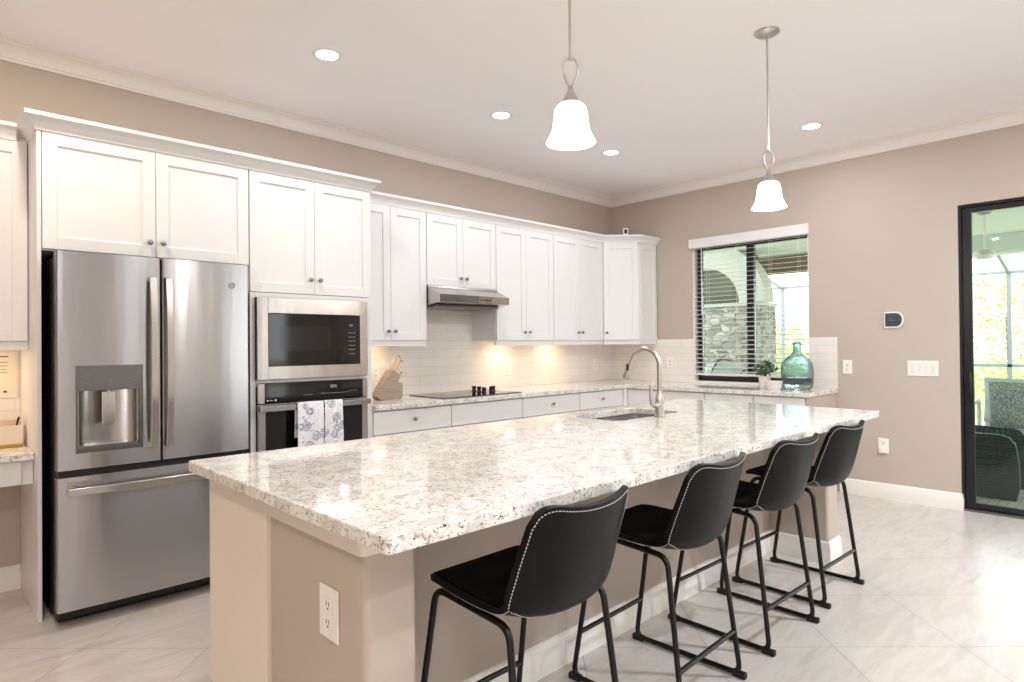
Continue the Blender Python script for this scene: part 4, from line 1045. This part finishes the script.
MB().box(1.65, 2.35, -4.9, -3.15, .12, .30, .02).build('seat_base', M_WHITE, sf)
MB().box(2.30, 2.36, -4.9, -3.15, .301, .86, .02).build('back_frame', M_WHITE, sf)
for y in (-4.93, -3.10): MB().tube([(1.64, y, -.018), (1.64, y, .56), (1.70, y, .64), (2.25, y, .70), (2.34, y, .66), (2.36, y, -.018)], .022, 8).build('arm', M_WHITE, sf, 60)
for y in (-3.44, -4.02, -4.60): MB().box(1.66, 2.28, y - .28, y + .28, .301, .45, .04, 3).build('seat_cushion', M_FAB, sf)
for y in (-3.44, -4.02, -4.60): cushion('back_cushion', (2.18, y, .71), (.54, .18, .46), M_FAB, Matrix.Rotation(PI / 2, 4, 'Z') @ Matrix.Rotation(.12, 4, 'X'), sf)
o = cushion('throw_pillow', (1.86, -3.52, .69), (.52, .17, .46), M_PIL, Matrix.Rotation(PI / 2 + .25, 4, 'Z') @ Matrix.Rotation(.2, 4, 'X')); tag(o, 'grey patterned throw pillow on the outdoor sofa', 'pillow')
# lounge chair seen through the window
lc = thing('outdoor_armchair', 'white round-backed outdoor chair with dark curved frame seen through the window', 'chair', (1.5, -.62, -.02))
b = MB(); t = bmesh.new(); bmesh.ops.create_uvsphere(t, u_segments=32, v_segments=20, radius=1)
bmesh.ops.bisect_plane(t, geom=list(t.verts) + list(t.edges) + list(t.faces), plane_co=(0, 0, -.55), plane_no=(0, 0, 1), clear_inner=True)
for v_ in t.verts: v_.co = Vector((1.5 + v_.co.x * .42, -.62 + v_.co.y * .44, .58 + v_.co.z * .52))
b.merge(t); b.build('cushioned_shell', M_FAB, lc, 60)
for dy in (-.30, 0, .30):
    r_ = math.sqrt(max(.05, 1 - (dy / .46) ** 2))
    MB().tube([(1.5 - .45 * r_ * math.cos(a), -.62 + dy, .58 + .55 * r_ * math.sin(a)) for a in [PI * k / 16 for k in range(17)]], .012, 8).build('frame_hoop', M_BLACKM, lc, 60)
for dx, dy in ((-.3, -.2), (-.3, .2), (.3, -.2), (.3, .2)): MB().tube([(1.5 + dx, -.62 + dy, -.018), (1.5 + dx * .8, -.62 + dy * .8, .33)], .016, 8).build('leg', M_BLACKM, lc, 60)
# foliage
M_BUSH = mat('sunlit_leaf', rgb(150, 176, 70), .7)
LK(M_BUSH, ramp(M_BUSH, noise(M_BUSH, coord(M_BUSH), 2.5, 4), [(.3, rgb(150, 170, 100)), (.55, rgb(206, 214, 140)), (.75, rgb(232, 232, 180))]), BS(M_BUSH).inputs['Base Color'])
M_TRUNK = mat('grey_bark', rgb(120, 110, 96), .9)
def shrub(label, x, y, r, h, seed, n=1000, sz=.1, tree=False):
    o = thing('tree' if tree else 'shrub', label, 'tree' if tree else 'shrub', (x, y, -.12), 0, 'greenery beyond the lanai')
    leaves(n, (x, y, h), r, sz, seed).build('foliage', M_BUSH, o)
    MB().tube([(x, y, -.12), (x + .05, y, h * .5), (x, y + .05, h)], [.06 if tree else .03, .05 if tree else .02, .02], 8).build('trunk', M_TRUNK, o, 60)
shrub('yellow-green shrub seen through the right half of the window', 9.5, 2.3, (.9, .9, 1.0), .8, 11, 2600)
shrub('taller shrub behind the green bottle through the window', 13, 3.4, (1.0, 1.0, 1.1), 1.0, 12, 2600)
shrub('rounded hedge plant at the left edge of the glass door view', 9.6, -2.5, (.6, .75, .55), .45, 13, 1400, .08)
shrub('low hedge plant in the middle of the glass door view', 9.3, -4.3, (.6, .8, .5), .45, 14, 1400, .08)
shrub('leafy tree left of the screen post through the glass door', 16, -1.6, (1.2, 1.4, 1.3), 2.0, 15, 1500, .14, True)
shrub('tall leafy tree right of the screen post through the glass door', 14, -3.7, (1.2, 1.5, 1.9), 2.6, 16, 1500, .14, True)
